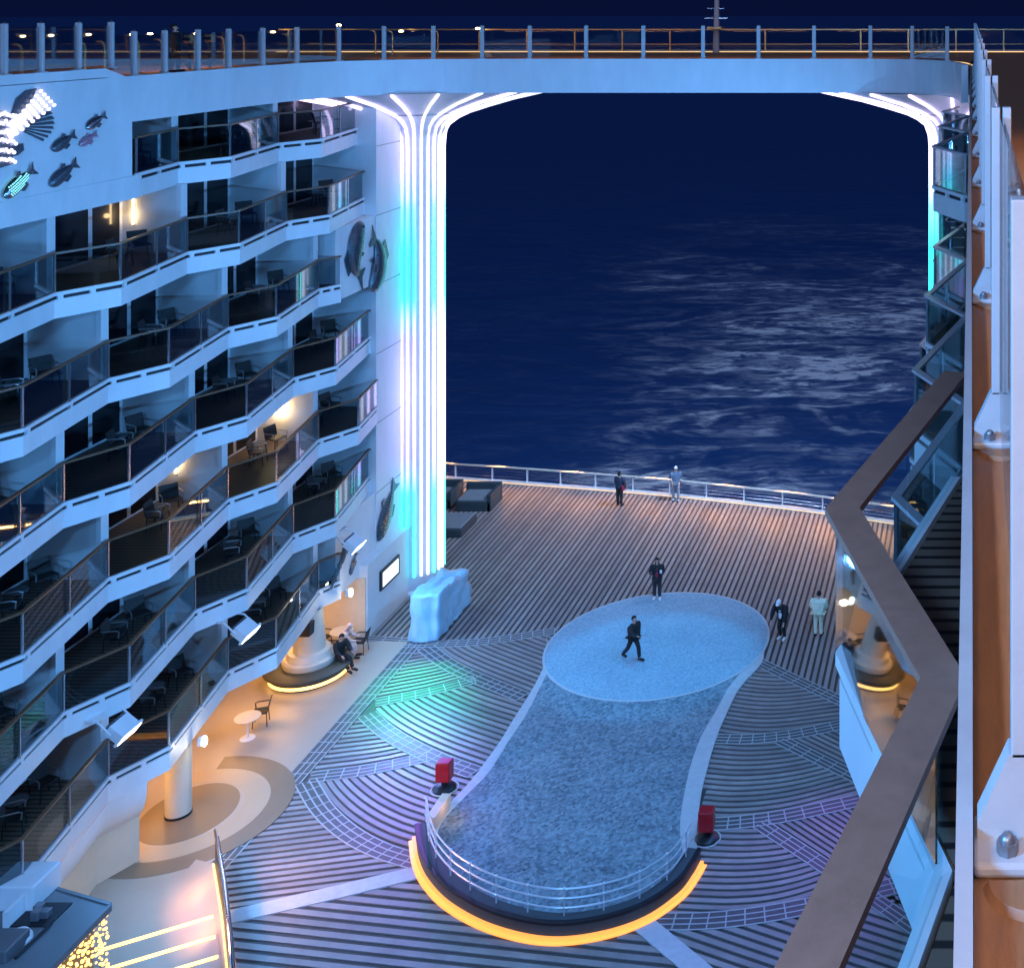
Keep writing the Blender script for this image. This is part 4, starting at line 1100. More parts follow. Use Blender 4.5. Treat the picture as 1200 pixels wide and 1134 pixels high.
sofa(505, 597, 1.0, 1.6, 0.75, 'dark sofa section tucked against the neon column', back=True)
sofa(498, 631, 1.75, 1.9, 0.62, 'low dark lounge block just right of the neon column', back=False)

# ------------------------------------------------------------------ round benches with pillars
def round_bench(c, label, pl_label, rb=1.55):
    t = thing('round_bench', (c[0], c[1], 0.04), label, 'bench', 'round benches')
    b = MB(); b.lathe([(0.6, 0.10), (rb - 0.18, 0.10), (rb - 0.18, 0.36), (rb, 0.40), (rb, 0.47), (rb - 0.05, 0.50), (0.6, 0.50)], (0, 0, 0), 48); b.build('seat', 'olive_seat', t, smooth=True, local=True)
    b = MB(); b.lathe([(0.6, 0.0), (rb - 0.26, 0.0), (rb - 0.26, 0.10), (0.6, 0.10)], (0, 0, 0), 48); b.build('plinth', 'dark_metal', t, local=True)
    b = MB(); b.lathe([(rb - 0.245, 0.10), (rb - 0.17, 0.10), (rb - 0.17, 0.22), (rb - 0.245, 0.22)], (0, 0, 0), 48); b.build('led_ring', 'led_warm', t, local=True)
    t2 = thing('pillar', (c[0], c[1] + 0.05, 0.04), pl_label, 'pillar', 'pillars on round benches')
    b = MB(); b.lathe([(0.92, 0.50), (0.95, 0.56), (0.95, 0.72), (0.88, 0.78), (0.80, 0.78), (0.78, 0.90), (0.74, 0.98), (0.60, 1.0), (0.56, 1.04)], (0, 0, 0), 40); b.build('collar', 'cream_plaster', t2, smooth=True, local=True)
    b = MB(); b.lathe([(0.58, 0.0), (0.58, 1.0), (0.45, 2.52)], (0, 0, 0), 40); b.build('shaft', 'cream_plaster', t2, smooth=True, local=True)
    b = MB(); b.bbox(-0.36, 0.36, -0.72, -0.2, 1.75, 2.25, 0.05); b.build('speaker', 'black_plastic', t2, local=True)
    return t
pcL = P(362, 792)
round_bench((pcL.x, pcL.y), 'round dark bench with warm glow beneath on the left promenade', 'cream pillar with black speaker rising from the left round bench')

# round promenade column
t = thing('promenade_column', (pc[0], pc[1], 0.05), 'plain round cream column standing in the ringed floor pattern', 'column')
b = MB(); b.lathe([(0.37, 0.06), (0.37, 2.5)], (0, 0, 0), 32); b.build('shaft', 'cream_plaster', t, smooth=True, local=True)
b = MB(); b.lathe([(0.37, 0), (0.385, 0), (0.385, 0.07), (0.36, 0.07)], (0, 0, 0), 32); b.build('base_ring', 'dark_metal', t, smooth=True, local=True)

# ------------------------------------------------------------------ tables and chairs
def table(px, py, label, r=0.42, h=0.74):
    p = P(px, py); p.z = 0.045
    t = thing('round_table', p, label, 'table', 'small round tables')
    b = MB(); b.lathe([(0.001, h), (r, h), (r + 0.01, h - 0.015), (r, h - 0.03), (0.001, h - 0.03)], (0, 0, 0), 32); b.build('top', 'cream_plaster', t, smooth=True, local=True)
    b = MB(); b.lathe([(0.035, h - 0.03), (0.035, 0.03)], (0, 0, 0), 12); b.build('stem', 'frame_white', t, smooth=True, local=True)
    b = MB(); b.lathe([(0.04, 0.03), (0.24, 0.012), (0.25, 0.0), (0.001, 0.0)], (0, 0, 0), 24); b.build('foot', 'frame_white', t, smooth=True, local=True)
    return t
def make_chair(name='cafe_chair', seatm='black_plastic', legm='black_plastic', armm='black_plastic', w_=0.24, lounge=False):
    t = thing(name, (0, 0, 0), 'chair', 'chair')
    sh = 0.42 if lounge else 0.45
    b = MB(); b.bbox(-w_, w_, -0.24, 0.22, sh, sh + 0.05, 0.015); b.build('seat', seatm, t, local=True)
    b = MB()
    pts = [(-w_, 0.20, sh + 0.03), (-w_, 0.30, sh + 0.44), (w_, 0.30, sh + 0.44), (w_, 0.20, sh + 0.03)]
    b.add(pts + [(x, y + 0.03, z) for x, y, z in pts], [(0, 1, 2, 3), (7, 6, 5, 4), (0, 4, 5, 1), (1, 5, 6, 2), (2, 6, 7, 3), (3, 7, 4, 0)]); b.build('backrest', seatm, t, local=True)
    for sx in (-1, 1):
        for y in (-0.21, 0.20):
            b = MB(); b.tube([(sx * (w_ - 0.02), y, sh), (sx * (w_ + 0.01), y * 1.12, 0)], 0.016, 6); b.build('leg', legm, t, local=True)
        b = MB(); b.tube([(sx * (w_ + 0.02), -0.20, sh + 0.02), (sx * (w_ + 0.03), -0.22, sh + 0.2), (sx * (w_ + 0.03), -0.14, sh + 0.235), (sx * (w_ + 0.02), 0.26, sh + 0.235)], 0.02, 6); b.build('armrest', armm, t, smooth=True, local=True)
    return t
cafe = make_chair()
used = [False]
def place_chair(px, py, rz, label, group='cafe chairs on the promenades'):
    p = P(px, py); p.z = 0.046
    o = cafe if not used[0] else copy_tree(cafe); used[0] = True
    o.location = p; o.rotation_euler = (0, 0, rz); tag(o, label, 'chair', group); return o
table(290, 866, 'small round table standing alone with one chair on the left promenade')
place_chair(306, 850, R(-70), 'dark armchair beside the lone round table on the left promenade')
table(400, 762, 'small round table between two chairs behind the left round bench')
place_chair(378, 762, R(80), 'dark chair at the left of the table behind the left bench')
place_chair(422, 766, R(-85), 'dark chair at the right of the table behind the left bench')

# balcony chairs, one pair for each cabin
lounge = make_chair('balcony_chair', 'wicker', 'dark_metal', 'chair_arm', 0.28, True)
lu = [False]
tiern = {1: 'topmost', 2: 'second', 3: 'third', 4: 'fourth', 5: 'fifth', 6: 'sixth', 7: 'lowest'}
ottab = thing('balcony_table', (0, 0, 0), 'table', 'table')
b = MB(); b.lathe([(0.001, 0.46), (0.28, 0.46), (0.28, 0.43), (0.001, 0.43)], (0, 0, 0), 20); b.build('top', 'grey_metal', ottab, local=True)
b = MB(); b.lathe([(0.03, 0.43), (0.03, 0.02), (0.2, 0.0)], (0, 0, 0), 12); b.build('stem', 'dark_metal', ottab, local=True)
tu = [False]
for k in range(1, 8):
    bays, plan, Xw, z = BAYS[(k, 1)]
    vis = [(a, c) for a, c in bays if c > 33]
    for i, (a, c) in enumerate(vis[::-1]):
        far = c
        for j, (xx, dd, rz) in enumerate(((-26.0, far - 1.0, R(60)), (-25.75, far - 2.5, R(110)))):
            if dd < max(a, plan[0][1]) + 0.6: continue
            o = lounge if not lu[0] else copy_tree(lounge); lu[0] = True
            o.location = (xx + random.uniform(-.1, .1), dd + random.uniform(-.15, .15), z - 0.019); o.rotation_euler = (0, 0, rz + random.uniform(-.3, .3))
            tag(o, 'dark woven chair on %s left tier, %s bay from the column, %s of its pair' % (tiern[k], ORD[i + 1], ('farther', 'nearer')[j]), 'chair', 'chairs on the left balconies')
        if far - 1.75 > max(a, plan[0][1]) + 0.3:
            o = ottab if not tu[0] else copy_tree(ottab); tu[0] = True
            o.location = (-26.2, far - 1.75, z - 0.019)
            tag(o, 'small round table on %s left tier, %s balcony bay from the column' % (tiern[k], ORD[i + 1]), 'table', 'tables on the left balconies')
# lamp tubes on a few partitions
def sconce(px, py, k, label, power=6):
    bays, plan, Xw, z = BAYS[(k, 1)]
    ps = [c for a, c in bays]
    d = min(ps, key=lambda q: abs(q - abs(26.3) * F / (VX - px)))
    x = (px - VX) * (d - 0.12) / F
    t = thing('wall_lamp', (x, d - 0.12, z + 0.9), label, 'lamp', 'tube lamps on the left balconies')
    b = MB(); b.tube([(0, 0, 0.0), (0, 0, 1.1)], 0.022, 6); b.build('tube', 'lamp_warm', t, local=True)
    b = MB(); b.box(-0.03, 0.03, 0.021, 0.036, -0.05, 1.15); b.build('back_plate', 'steel', t, local=True)
    lamp('wall_lamp_glow', 'POINT', (x, d - 0.3, z + 1.2), (0, 0, 0), power, (1.0, 0.66, 0.32), 0.08)
sconce(243, 150, 1, 'warm tube lamp on the topmost left tier', 4)
sconce(156, 290, 2, 'warm tube lamp on the second left tier', 4)
sconce(328, 500, 5, 'bright warm tube lamp on the fifth left tier', 40)
sconce(206, 575, 5, 'warm tube lamp on the fifth left tier, nearer the camera', 7)

# ------------------------------------------------------------------ floodlights and bulkhead lamps on the port facade
def floodlight(loc, label, aim, s=1.0):
    t = thing('floodlight', loc, label, 'floodlight', 'floodlights on the left facade')
    t.rotation_euler = (0, 0, 0)
    rot = Matrix.Rotation(R(38), 3, 'Y')
    def rb(m, x0, x1, y0, y1, z0, z1): m.box(x0 * s, x1 * s, y0 * s, y1 * s, z0 * s, z1 * s, rot, (0.35 * s, 0, 0)); return m
    m = MB(); rb(m, 0.15, 0.62, -0.42, 0.42, -0.14, 0.16); rb(m, 0.62, 0.70, -0.48, 0.48, -0.2, 0.22); m.build('housing', 'white_paint', t, local=True)
    m = MB(); rb(m, 0.701, 0.715, -0.42, 0.42, -0.15, 0.17); m.build('lit_face', 'lamp_white', t, local=True)
    m = MB()
    for i in range(6): rb(m, 0.06, 0.149, -0.36 + i * 0.14, -0.33 + i * 0.14, -0.12, 0.14)
    m.build('cooling_fins', 'grey_metal', t, local=True)
    for sy in (-0.5, 0.5):
        m = MB(); m.tube([(-0.3 * s, sy * 0.6 * s, 0.45 * s), (0.1 * s, sy * s, 0.3 * s), (0.38 * s, sy * s, 0.02 * s)], 0.03, 6); m.build('bracket_arm', 'white_paint', t, local=True)
    m = MB(); m.box(-0.45 * s, -0.15 * s, -0.5 * s, 0.5 * s, 0.42 * s, 0.5 * s); m.build('mount', 'white_paint', t, local=True)
    l0 = Vector(loc) + Vector((0.75 * s, 0, -0.3 * s))
    lamp('floodlight_beam', 'AREA', l0, aim, 420, (0.12, 0.42, 1.0), 0.7, 0.35)
fl_ = [((126, 858), 'white floodlight on a bracket, the one nearest the camera', (-11, 37, 0)),
       ((272, 742), 'white floodlight on a bracket, the middle one with a bright face', (-12, 43, 0)),
       ((402, 640), 'white floodlight on a bracket, the one nearest the neon column', (-12, 49, 0))]
for (px, py), lb, aim in fl_:
    q = PX(px, py, -24.3); floodlight((-24.25, q.y, q.z + 0.15), lb, aim, 0.9)
for px, py, lb in ((237, 868, 'round glowing bulkhead lamp below the lowest left balcony edge'), (409, 694, 'round glowing bulkhead lamp near the lit panel')):
    q = PX(px, py, -24.0)
    t = thing('bulkhead_lamp', (-23.98, q.y, q.z), lb, 'lamp', 'bulkhead lamps')
    m = MB(); m.sphere((0.05, 0, 0), 0.08, 0.10, 0.17); m.build('globe', 'lamp_white', t, smooth=True, local=True)
    m = MB(); m.box(-0.12, 0.0, -0.09, 0.09, -0.12, 0.12); m.build('back_plate', 'white_paint', t, local=True)
    lamp('bulkhead_glow', 'POINT', (-23.6, q.y, q.z - 0.1), (0, 0, 0), 30, (1.0, 0.86, 0.62), 0.12)
# added coloured spots that stand in for the column light spilling on the fans
lamp('spill_green', 'SPOT', (-23.6, 53.5, 5.2), (-20.4, 46.8, 0), 4200, (0.02, 1.0, 0.42), 0.2, spot=32, blend=1.0)
lamp('spill_blue', 'SPOT', (-23.6, 53.5, 5.2), (-18.6, 44.0, 0), 2600, (0.06, 0.30, 1.0), 0.2, spot=22, blend=1.0)
lamp('spill_violet', 'SPOT', (-23.6, 53.5, 5.2), (-18.2, 41.5, 0), 5200, (0.42, 0.10, 1.0), 0.2, spot=26, blend=1.0)
lamp('spill_violet', 'SPOT', (-2.2, 46.0, 6.0), (-5.2, 37.0, 0), 3000, (0.42, 0.15, 1.0), 0.2, spot=40, blend=1.0)

# ------------------------------------------------------------------ stairs, fence and kiosk at the lower left
FP = [P(252, 1014), P(262, 1075), P(268, 1134), P(272, 1190)]
fpl = [(p.x, p.y) for p in FP]
q = MB(); q.prism([(LX - 0.5, fpl[0][1] + 0.2), fpl[0], fpl[1], fpl[2], fpl[3], (LX - 0.5, fpl[3][1])], 0.046, 0.054); q.build('floor_apron', 'beige_floor', prom)
t = thing('light_stairs', (-22.2, 33.8, 0.04), 'beige stairs with yellow light lines at the lower left', 'stairs')
for i in range(4):
    a0 = P(118, 1114 + 25 * i); a1 = P(252 + 3 * i, 1074 + 24 * i); b0 = P(118, 1139 + 25 * i); b1 = P(255 + 3 * i, 1098 + 24 * i)
    zt = 0.075 + 0.014 * i
    m = MB(); m.prism([(a0.x, a0.y), (a1.x, a1.y), (b1.x, b1.y + 0.01), (b0.x, b0.y + 0.01)], 0.05, zt); st = m.build('step', 'beige_floor', t)
    m = MB(); m.strip([(a0.x, a0.y - 0.1), (a1.x, a1.y - 0.1)], -0.065, 0.065, zt - 0.005, zt + 0.012); m.build('light_line', 'led_yellow', st)
t = thing('side_fence', (fpl[1][0], fpl[1][1], 0.04), 'low black fence with a chrome rail at the foot of the stairs', 'fence')
fpl = [tuple(v) for v in resample(fpl, 0.5)]
m = MB(); m.strip(fpl, 0.0, 0.10, 0.05, 0.85); m.build('panel', 'black_plastic', t)
m = MB(); m.tube([(p[0], p[1], 1.05) for p in fpl], 0.04, 8); m.build('handrail', 'chrome', t, smooth=True)
for p in fpl[::3]:
    m = MB(); m.tube([(p[0] + 0.03, p[1], 0.85), (p[0], p[1], 1.07)], 0.03, 6); m.build('post', 'steel', t)
m = MB(); m.strip(fpl, -0.06, -0.03, 0.055, 0.09); m.build('light_line', 'led_yellow', t)
m = MB(); m.strip(fpl, 0.13, 0.155, 0.055, 0.09); m.build('light_line', 'led_orange', t)
for p in (fpl[2], fpl[6]):
    lamp('stair_glow', 'AREA', (p[0] - 0.15, p[1], 0.5), (p[0] - 2, p[1] - 0.1, 0), 16, (1.0, 0.6, 0.2), 1.8, 0.1)

lamp('warm_deck_fill', 'AREA', (-22.2, 35.0, 2.4), (-18.8, 37.5, 0), 150, (1.0, 0.40, 0.30), 1.2, 0.5, spread=130)  # added lamp without a fixture, warms the lower left deck
kz = 2.75
c0 = P(129, 1060, kz); c1 = P(56, 1042, kz); c2 = P(0, 1085, kz)
t = thing('kiosk', (c0.x - 1.5, c0.y - 2, 0.04), 'flat grey roofed bar kiosk with glittering gold bead sides, lower left corner', 'kiosk')
x1 = c0.x; x0 = x1 - 3.9; y1 = c0.y; y0 = 26.0
roof = [(x1, y1), (x1, y0), (x0, y0), (x0, y1 + 0.2), (x0 + 1.6, y1 + 0.75)]
m = MB(); m.prism(roof, kz - 0.12, kz); rf = m.build('roof', 'kiosk_roof', t)
m = MB(); m.strip(roof + [roof[0]], -0.03, 0.05, kz - 0.14, kz + 0.03); m.build('roof_edge', 'kiosk_roof', rf)
m = MB(); m.prism(offset(roof + [roof[0]], -0.08 if False else 0.0)[:-1], 0.05, 0.9); m.build('counter', 'kiosk_side', t) if False else None
m = MB(); m.box(x0 + 0.3, x1 - 0.25, y0, y1 - 0.25, 0.05, kz - 0.125); m.build('core', 'kiosk_side', t)
random.seed(11)
bd = MB()
for i in range(34):
    y = y1 - 0.08 - i * 0.125
    zz = kz - 0.22
    while zz > 0.9:
        rr_ = random.uniform(0.028, 0.05)
        bd.sphere((x1 - 0.05 + random.uniform(-.03, .03), y + random.uniform(-.03, .03), zz), rr_, seg=6, rings=5); zz -= random.uniform(0.10, 0.2)
o = bd.build('gold_beads', 'bead_gold', t); o['kind'] = 'stuff'
# gear on the kiosk roof
def rp_(px, py): q = P(px, py, kz); return q.x, q.y
gx, gy = rp_(30, 1052)
m = MB(); m.bbox(gx - 0.55, gx + 0.55, gy - 0.5, gy + 0.5, kz, kz + 0.62, 0.04); m.build('air_unit', 'white_paint', t)
gx, gy = rp_(50, 1072)
m = MB(); m.box(gx - 0.5, gx + 0.45, gy - 0.42, gy + 0.42, kz + 0.004, kz + 0.03); m.build('hatch', 'slot_dark', t)
m = MB(); m.box(gx - 0.62, gx - 0.52, gy - 0.5, gy + 0.5, kz, kz + 0.42); m.build('hatch_flap', 'white_paint', t)
for i, (a_, b_) in enumerate(((46, 1066), (54, 1075), (43, 1078))):
    gx, gy = rp_(a_, b_); m = MB(); m.bbox(gx - 0.1, gx + 0.1, gy - 0.1, gy + 0.1, kz + 0.03, kz + 0.16 + 0.05 * i, 0.02); m.build('fitting', 'grey_metal', t)
gx, gy = rp_(21, 1102)
m = MB(); m.lathe([(0.001, 0.22), (0.22, 0.2), (0.3, 0.08), (0.3, 0.0), (0.001, 0)], (gx, gy, kz), 20); m.build('vent_cap', 'white_paint', t, smooth=True)
gx, gy = rp_(4, 1115)
m = MB(); m.bbox(gx - 0.35, gx + 0.35, gy - 0.4, gy + 0.4, kz, kz + 0.3, 0.03); m.build('vent_box', 'grey_metal', t)
m = MB(); q0 = rp_(18, 1125); q1 = rp_(60, 1085); m.tube([(*q0, kz + 0.06), (*q1, kz + 0.06)], 0.04, 6); m.build('pipe', 'dark_metal', t)

# ------------------------------------------------------------------ people
def skin_mesh(name, joints, edges, radii, m, parent, sub=1):
    me = bpy.data.meshes.new(name)
    keys = list(joints); idx = {k: i for i, k in enumerate(keys)}
    me.from_pydata([joints[k] for k in keys], [(idx[a], idx[b]) for a, b in edges], [])
    o = bpy.data.objects.new(name, me); COL.objects.link(o); o.parent = parent
    md = o.modifiers.new('Skin', 'SKIN'); md.use_smooth_shade = True; md.branch_smoothing = 0.4
    bm = bmesh.new(); bm.from_mesh(me); lay = bm.verts.layers.skin.verify(); bm.verts.ensure_lookup_table()
    for k, i in idx.items():
        r = radii[k]; bm.verts[i][lay].radius = r if isinstance(r, tuple) else (r, r)
        bm.verts[i][lay].use_root = (i == 0)
    bm.to_mesh(me); bm.free()
    sb = o.modifiers.new('Subdivision', 'SUBSURF'); sb.levels = sub; sb.render_levels = sub
    me.materials.append(MATS[m]); return o
def person(loc, rz, label, group=None, jacket='cloth_black', trousers='cloth_black', shoes='cloth_black', hair='hair_dark', cap=None, lean=0.0, head_dn=0.0,
           lk=(0, 0), rk=(0, 0), arms=((0.05, -0.05), (0.05, -0.05)), H=1.72, sit=False, coat=False, shirt=None, longhair=False, bulk=1.42, bag=None, held=None):
    """faces -Y; lk/rk = (thigh angle, shin angle) from the vertical, forward positive; arms = (upper, fore) angles, forward positive"""
    t = thing('person', loc, label, 'person', group, rz)
    S = H / 1.72
    hipz = 0.90 * S if not sit else 0.12
    J = {}
    def sw(p, l, a, side=0.0): return (p[0] + side * l, p[1] - l * math.sin(a), p[2] - l * math.cos(a) * math.sqrt(max(0, 1 - side * side)))
    J['pelvis'] = (0, 0, hipz + 0.03)
    def up(h, x=0): return (x, -h * math.sin(lean), hipz + 0.03 + h * math.cos(lean))
    J['waist'] = up(0.17 * S); J['chest'] = up(0.36 * S); J['neck'] = up(0.53 * S)
    hl = lean + head_dn
    def hd(h): n = J['neck']; return (0, n[1] - h * math.sin(hl), n[2] + h * math.cos(hl))
    J['head0'] = hd(0.08 * S); J['head1'] = hd(0.155 * S); J['head2'] = hd(0.235 * S)
    for sd, sx, (ta, sa), (ua, fa) in (('l', 1, lk, arms[0]), ('r', -1, rk, arms[1])):
        J[sd + 'hip'] = (sx * 0.095 * S, 0, hipz)
        J[sd + 'knee'] = sw(J[sd + 'hip'], 0.43 * S, ta, sx * 0.04); J[sd + 'ank'] = sw(J[sd + 'knee'], 0.40 * S, sa, 0)
        a = J[sd + 'ank']; J[sd + 'toe'] = (a[0] + sx * 0.03, a[1] - 0.17 * S, a[2] - 0.035)
        s_ = up(0.47 * S, sx * 0.19 * S * (0.62 + 0.38 * bulk)); J[sd + 'sho'] = s_
        J[sd + 'elb'] = sw(s_, 0.29 * S, ua + lean * 0.3, sx * 0.16); J[sd + 'wri'] = sw(J[sd + 'elb'], 0.25 * S, fa, -sx * (0.25 if fa > 0.6 else 0.0))
        J[sd + 'han'] = sw(J[sd + 'wri'], 0.07 * S, fa, -sx * 0.1); 
        h0 = Vector(J[sd + 'han']); d_ = (h0 - Vector(J[sd + 'wri'])).normalized(); side = d_.cross(Vector((0, 1, 0.2))).normalized()
        for fi, (off, ln) in enumerate(((-0.027, 0.07), (-0.009, 0.085), (0.009, 0.08), (0.027, 0.06))):
            J['%sf%d' % (sd, fi)] = tuple(h0 + side * off + d_ * 0.02); J['%sg%d' % (sd, fi)] = tuple(h0 + side * off * 1.2 + d_ * ln + Vector((0, -0.012, 0)))
        J[sd + 'th'] = tuple(Vector(J[sd + 'wri']) + d_ * 0.03 - side * 0.045 * sx + Vector((0, -0.03, 0)))
    E = [('pelvis', 'waist'), ('waist', 'chest'), ('chest', 'neck'), ('neck', 'head0'), ('head0', 'head1'), ('head1', 'head2')]
    Rd = {'pelvis': (0.14, 0.10), 'waist': (0.13, 0.09), 'chest': (0.15, 0.10), 'neck': 0.055, 'head0': 0.06, 'head1': (0.082, 0.098), 'head2': (0.055, 0.062)}
    for sd in 'lr':
        E += [('pelvis', sd + 'hip'), (sd + 'hip', sd + 'knee'), (sd + 'knee', sd + 'ank'), (sd + 'ank', sd + 'toe'), ('chest', sd + 'sho'), (sd + 'sho', sd + 'elb'), (sd + 'elb', sd + 'wri'), (sd + 'wri', sd + 'han'), (sd + 'wri', sd + 'th')]
        Rd.update({sd + 'hip': 0.085, sd + 'knee': 0.052, sd + 'ank': 0.036, sd + 'toe': 0.03, sd + 'sho': 0.055, sd + 'elb': 0.038, sd + 'wri': 0.026, sd + 'han': (0.036, 0.02), sd + 'th': 0.010})
        for fi in range(4):
            E += [(sd + 'han', '%sf%d' % (sd, fi)), ('%sf%d' % (sd, fi), '%sg%d' % (sd, fi))]; Rd['%sf%d' % (sd, fi)] = 0.009; Rd['%sg%d' % (sd, fi)] = 0.007
    skin_mesh('body', J, E, Rd, 'skin', t)
    g = lambda *ks: {k: J[k] for k in ks}
    # jacket with sleeves
    jk = g('waist', 'pelvis', 'chest', 'lsho', 'rsho', 'lelb', 'relb', 'lwri', 'rwri'); jk['col'] = up(0.52 * S)
    je = [('waist', 'pelvis'), ('waist', 'chest'), ('chest', 'col'), ('chest', 'lsho'), ('chest', 'rsho'), ('lsho', 'lelb'), ('rsho', 'relb'), ('lelb', 'lwri'), ('relb', 'rwri')]
    jr = {'waist': (0.165 * bulk, 0.125 * bulk), 'pelvis': (0.175 * bulk, 0.135 * bulk), 'chest': (0.175 * bulk, 0.13 * bulk), 'col': 0.075, 'lsho': 0.085 * bulk, 'rsho': 0.085 * bulk, 'lelb': 0.062 * bulk, 'relb': 0.062 * bulk, 'lwri': 0.046, 'rwri': 0.046}
    if coat:
        p_ = J['pelvis']; jk['hem'] = (0, p_[1] - 0.02, p_[2] - 0.28); je.append(('pelvis', 'hem')); jr['hem'] = (0.25, 0.20)
    skin_mesh('jacket', jk, je, jr, jacket, t, 2)
    tk = g('pelvis', 'lhip', 'rhip', 'lknee', 'rknee', 'lank', 'rank')
    skin_mesh('trousers', tk, [('pelvis', 'lhip'), ('pelvis', 'rhip'), ('lhip', 'lknee'), ('rhip', 'rknee'), ('lknee', 'lank'), ('rknee', 'rank')],
              {'pelvis': (0.15, 0.115), 'lhip': 0.115, 'rhip': 0.115, 'lknee': 0.085, 'rknee': 0.085, 'lank': 0.07, 'rank': 0.07}, trousers, t, 2)
    for sd in 'lr':
        a = Vector(J[sd + 'ank']); b_ = Vector(J[sd + 'toe']); m = MB()
        m.tube([a + Vector((0, 0.06, -0.02)), a + Vector((0, 0.03, -0.028)), (a + b_) / 2 + Vector((0, 0, -0.015)), b_ + Vector((0, -0.04, -0.01)), b_ + Vector((0, -0.065, -0.015))], [0.03, 0.052, 0.052, 0.046, 0.02], 8)
        m.build('shoe', shoes, t, smooth=True, local=True)
    hc = Vector(J['head1']); rot = Matrix.Rotation(-hl, 3, 'X') if False else Matrix.Rotation(hl, 3, 'X')
    def hp(v): return hc + rot @ Vector(v)
    m = MB()
    vs0 = len(m.v); m.sphere((0, 0, 0), 0.10, 0.118, 0.115, seg=14, rings=10)
    m.v = [tuple(hp((x, y + 0.018, z + 0.03)) if not (y < -0.045 and z < 0.05) else hp((x * 0.6, y * 0.25 + 0.03, z * 0.8 + 0.02))) for x, y, z in m.v]
    if cap:
        m.v = [tuple(hp((x * 1.04, y * 1.04 + 0.01, max(z, -0.01) + 0.03))) for x, y, z in MB().sphere((0, 0, 0), 0.10, 0.118, 0.112, seg=14, rings=10).v]
    if longhair:
        k0 = len(m.v); m.sphere((0, 0, 0), 0.10, 0.07, 0.16, seg=12, rings=8); m.v[k0:] = [tuple(hp((x, y + 0.06, z - 0.10))) for x, y, z in m.v[k0:]]
    m.build('hair', hair if not cap else cap, t, smooth=True, local=True)
    m = MB(); m.sphere(hp((0, -0.105, -0.012)), 0.014, 0.018, 0.02, seg=6, rings=5); m.build('nose', 'skin', t, smooth=True, local=True)
    for sx in (-1, 1):
        m = MB(); m.sphere(hp((sx * 0.032, -0.092, 0.012)), 0.011, seg=6, rings=5); m.build('eye', 'black_plastic', t, local=True)
        m = MB(); m.sphere(hp((sx * 0.086, 0.01, 0.0)), 0.012, 0.022, 0.03, seg=6, rings=5); m.build('ear', 'skin', t, smooth=True, local=True)
    m = MB(); m.sphere(hp((0, -0.092, -0.05)), 0.022, 0.01, 0.007, seg=6, rings=5); m.build('mouth', 'cloth_red', t, local=True)
    if cap:
        m = MB(); m.lathe([(0.001, 0.012), (0.075, 0.008), (0.08, 0.0), (0.001, 0.0)], (0, 0, 0), 14); m.v = [tuple(hp((x, y - 0.10, z + 0.055))) for x, y, z in m.v]; m.build('cap_peak', cap, t, local=True)
    if shirt:
        a = Vector(up(0.30 * S)); m = MB(); m.sphere((a.x, a.y - 0.115, a.z - 0.12), 0.075, 0.05, 0.22, seg=10, rings=8); m.build('shirt', shirt, t, smooth=True, local=True)
    if bag:
        m = MB(); m.bbox(-0.27, -0.17, -0.16, 0.12, hipz - 0.12, hipz + 0.16, 0.03); m.build('bag', bag, t, local=True)
    if held:
        a = Vector(J['lhan']); m = MB(); m.bbox(a.x - 0.045, a.x + 0.045, a.y - 0.03, a.y + 0.02, a.z - 0.06, a.z + 0.08, 0.012); m.build('phone', held, t, local=True)
    return t
def feet(px, py): q = P(px, py); return (q.x, q.y, 0.035)
G = 'people on the open deck'
person(feet(726, 593), R(165), 'person in navy jacket with a red bag standing near the stern rail', G, 'cloth_navy', 'cloth_dim', bag='cloth_red', arms=((0.3, 1.2), (0.15, 0.3)), lk=(0.05, 0.0), rk=(-0.04, -0.05))
person(feet(792, 587), R(200), 'person in grey blue jacket and pale jeans leaning at the stern rail', G, 'cloth_greyblue', 'cloth_denim', shoes='cloth_white', cap='cloth_white', lk=(0.16, -0.05), rk=(-0.16, -0.22), arms=((0.6, 1.5), (0.4, 1.2)), lean=0.08)
q = feet(770, 703)
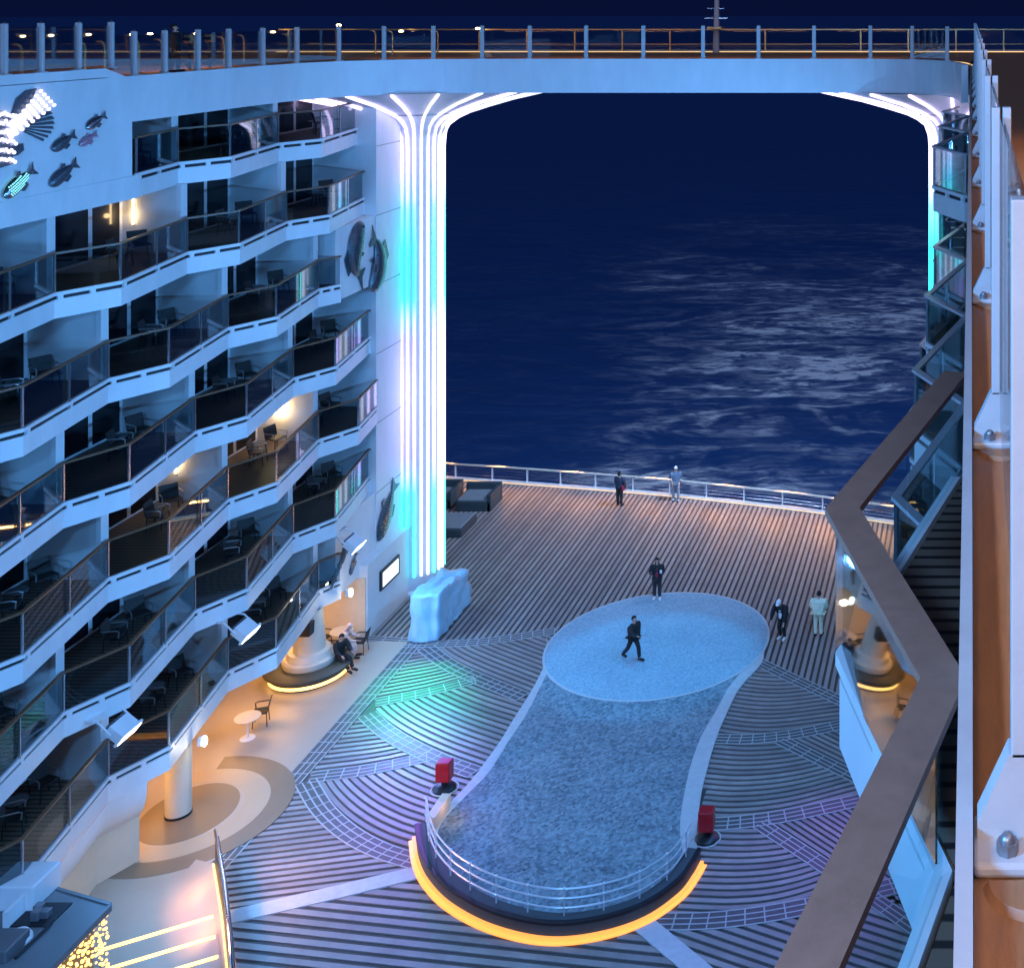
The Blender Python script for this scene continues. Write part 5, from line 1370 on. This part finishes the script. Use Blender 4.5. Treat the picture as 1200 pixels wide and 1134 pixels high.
person((q[0], q[1], 0.075), R(8), 'person with long dark hair, black coat and red shirt holding a phone', G, 'cloth_black', 'cloth_dim', shoes='cloth_white', longhair=True, coat=True, shirt='cloth_red', arms=((0.35, 2.1), (0.35, 2.1)), lk=(0.1, -0.02), rk=(-0.03, -0.1), held='cloth_white', head_dn=0.2)
q = feet(742, 776)
person((q[0], q[1], 0.075), R(60), 'person in black striding across the pale blue disc', G, 'cloth_black', 'cloth_black', lk=(0.42, 0.10), rk=(-0.38, -0.75), arms=((-0.2, 0.2), (0.5, 1.5)), lean=0.1, bulk=1.55, held='cloth_black')
person(feet(918, 750), R(-20), 'person in black with white cap bending forward beside the disc', G, 'cloth_black', 'cloth_black', shoes='cloth_white', cap='cloth_white', lean=0.5, head_dn=0.15, lk=(0.55, -0.35), rk=(0.35, -0.40), arms=((0.25, 0.5), (0.25, 0.5)), bulk=1.55, H=1.85, shirt='cloth_white')
person(feet(959, 746), R(175), 'person in bulky cream jacket and pale trousers, head bowed', G, 'cloth_cream', 'cloth_cream', lean=0.12, head_dn=0.35, arms=((0.15, 0.9), (0.15, 0.9)), bulk=1.75, H=1.75, lk=(0.02, 0), rk=(0.02, 0), shoes='cloth_dim')
# seated on the benches (the origin sits on the seat)
person((pcL.x + 1.02, pcL.y + 0.28, 0.55), R(62), 'person in black coat sitting on the left round bench, legs stretched out', 'people seated on the benches', 'cloth_black', 'cloth_black', sit=True, lk=(1.45, 0.55), rk=(1.4, 0.75), lean=0.15, arms=((0.5, 1.2), (0.4, 1.1)), head_dn=0.3, hair='hair_dark')
person((pcL.x + 0.75, pcL.y + 1.05, 0.55), R(100), 'person in pale pink hooded fleece sitting on the left round bench', 'people seated on the benches', 'cloth_pink', 'cloth_pink', sit=True, lk=(1.45, 0.1), rk=(1.45, 0.05), lean=0.35, arms=((0.5, 1.4), (0.5, 1.4)), hair='cloth_pink', longhair=True, head_dn=0.2, bulk=1.2)
# a walker up on the port walkway
q = PD(215, 70, 40.5)
person((-25.6 - 0.2, 41.2, 23.31), R(90), 'dim person in dark clothes behind the glass on the upper walkway', None, 'cloth_dim', 'cloth_dim', H=1.5, lk=(0.1, 0), rk=(-0.1, -0.1))

print('boards', NB[0], 'objects', len(bpy.data.objects))
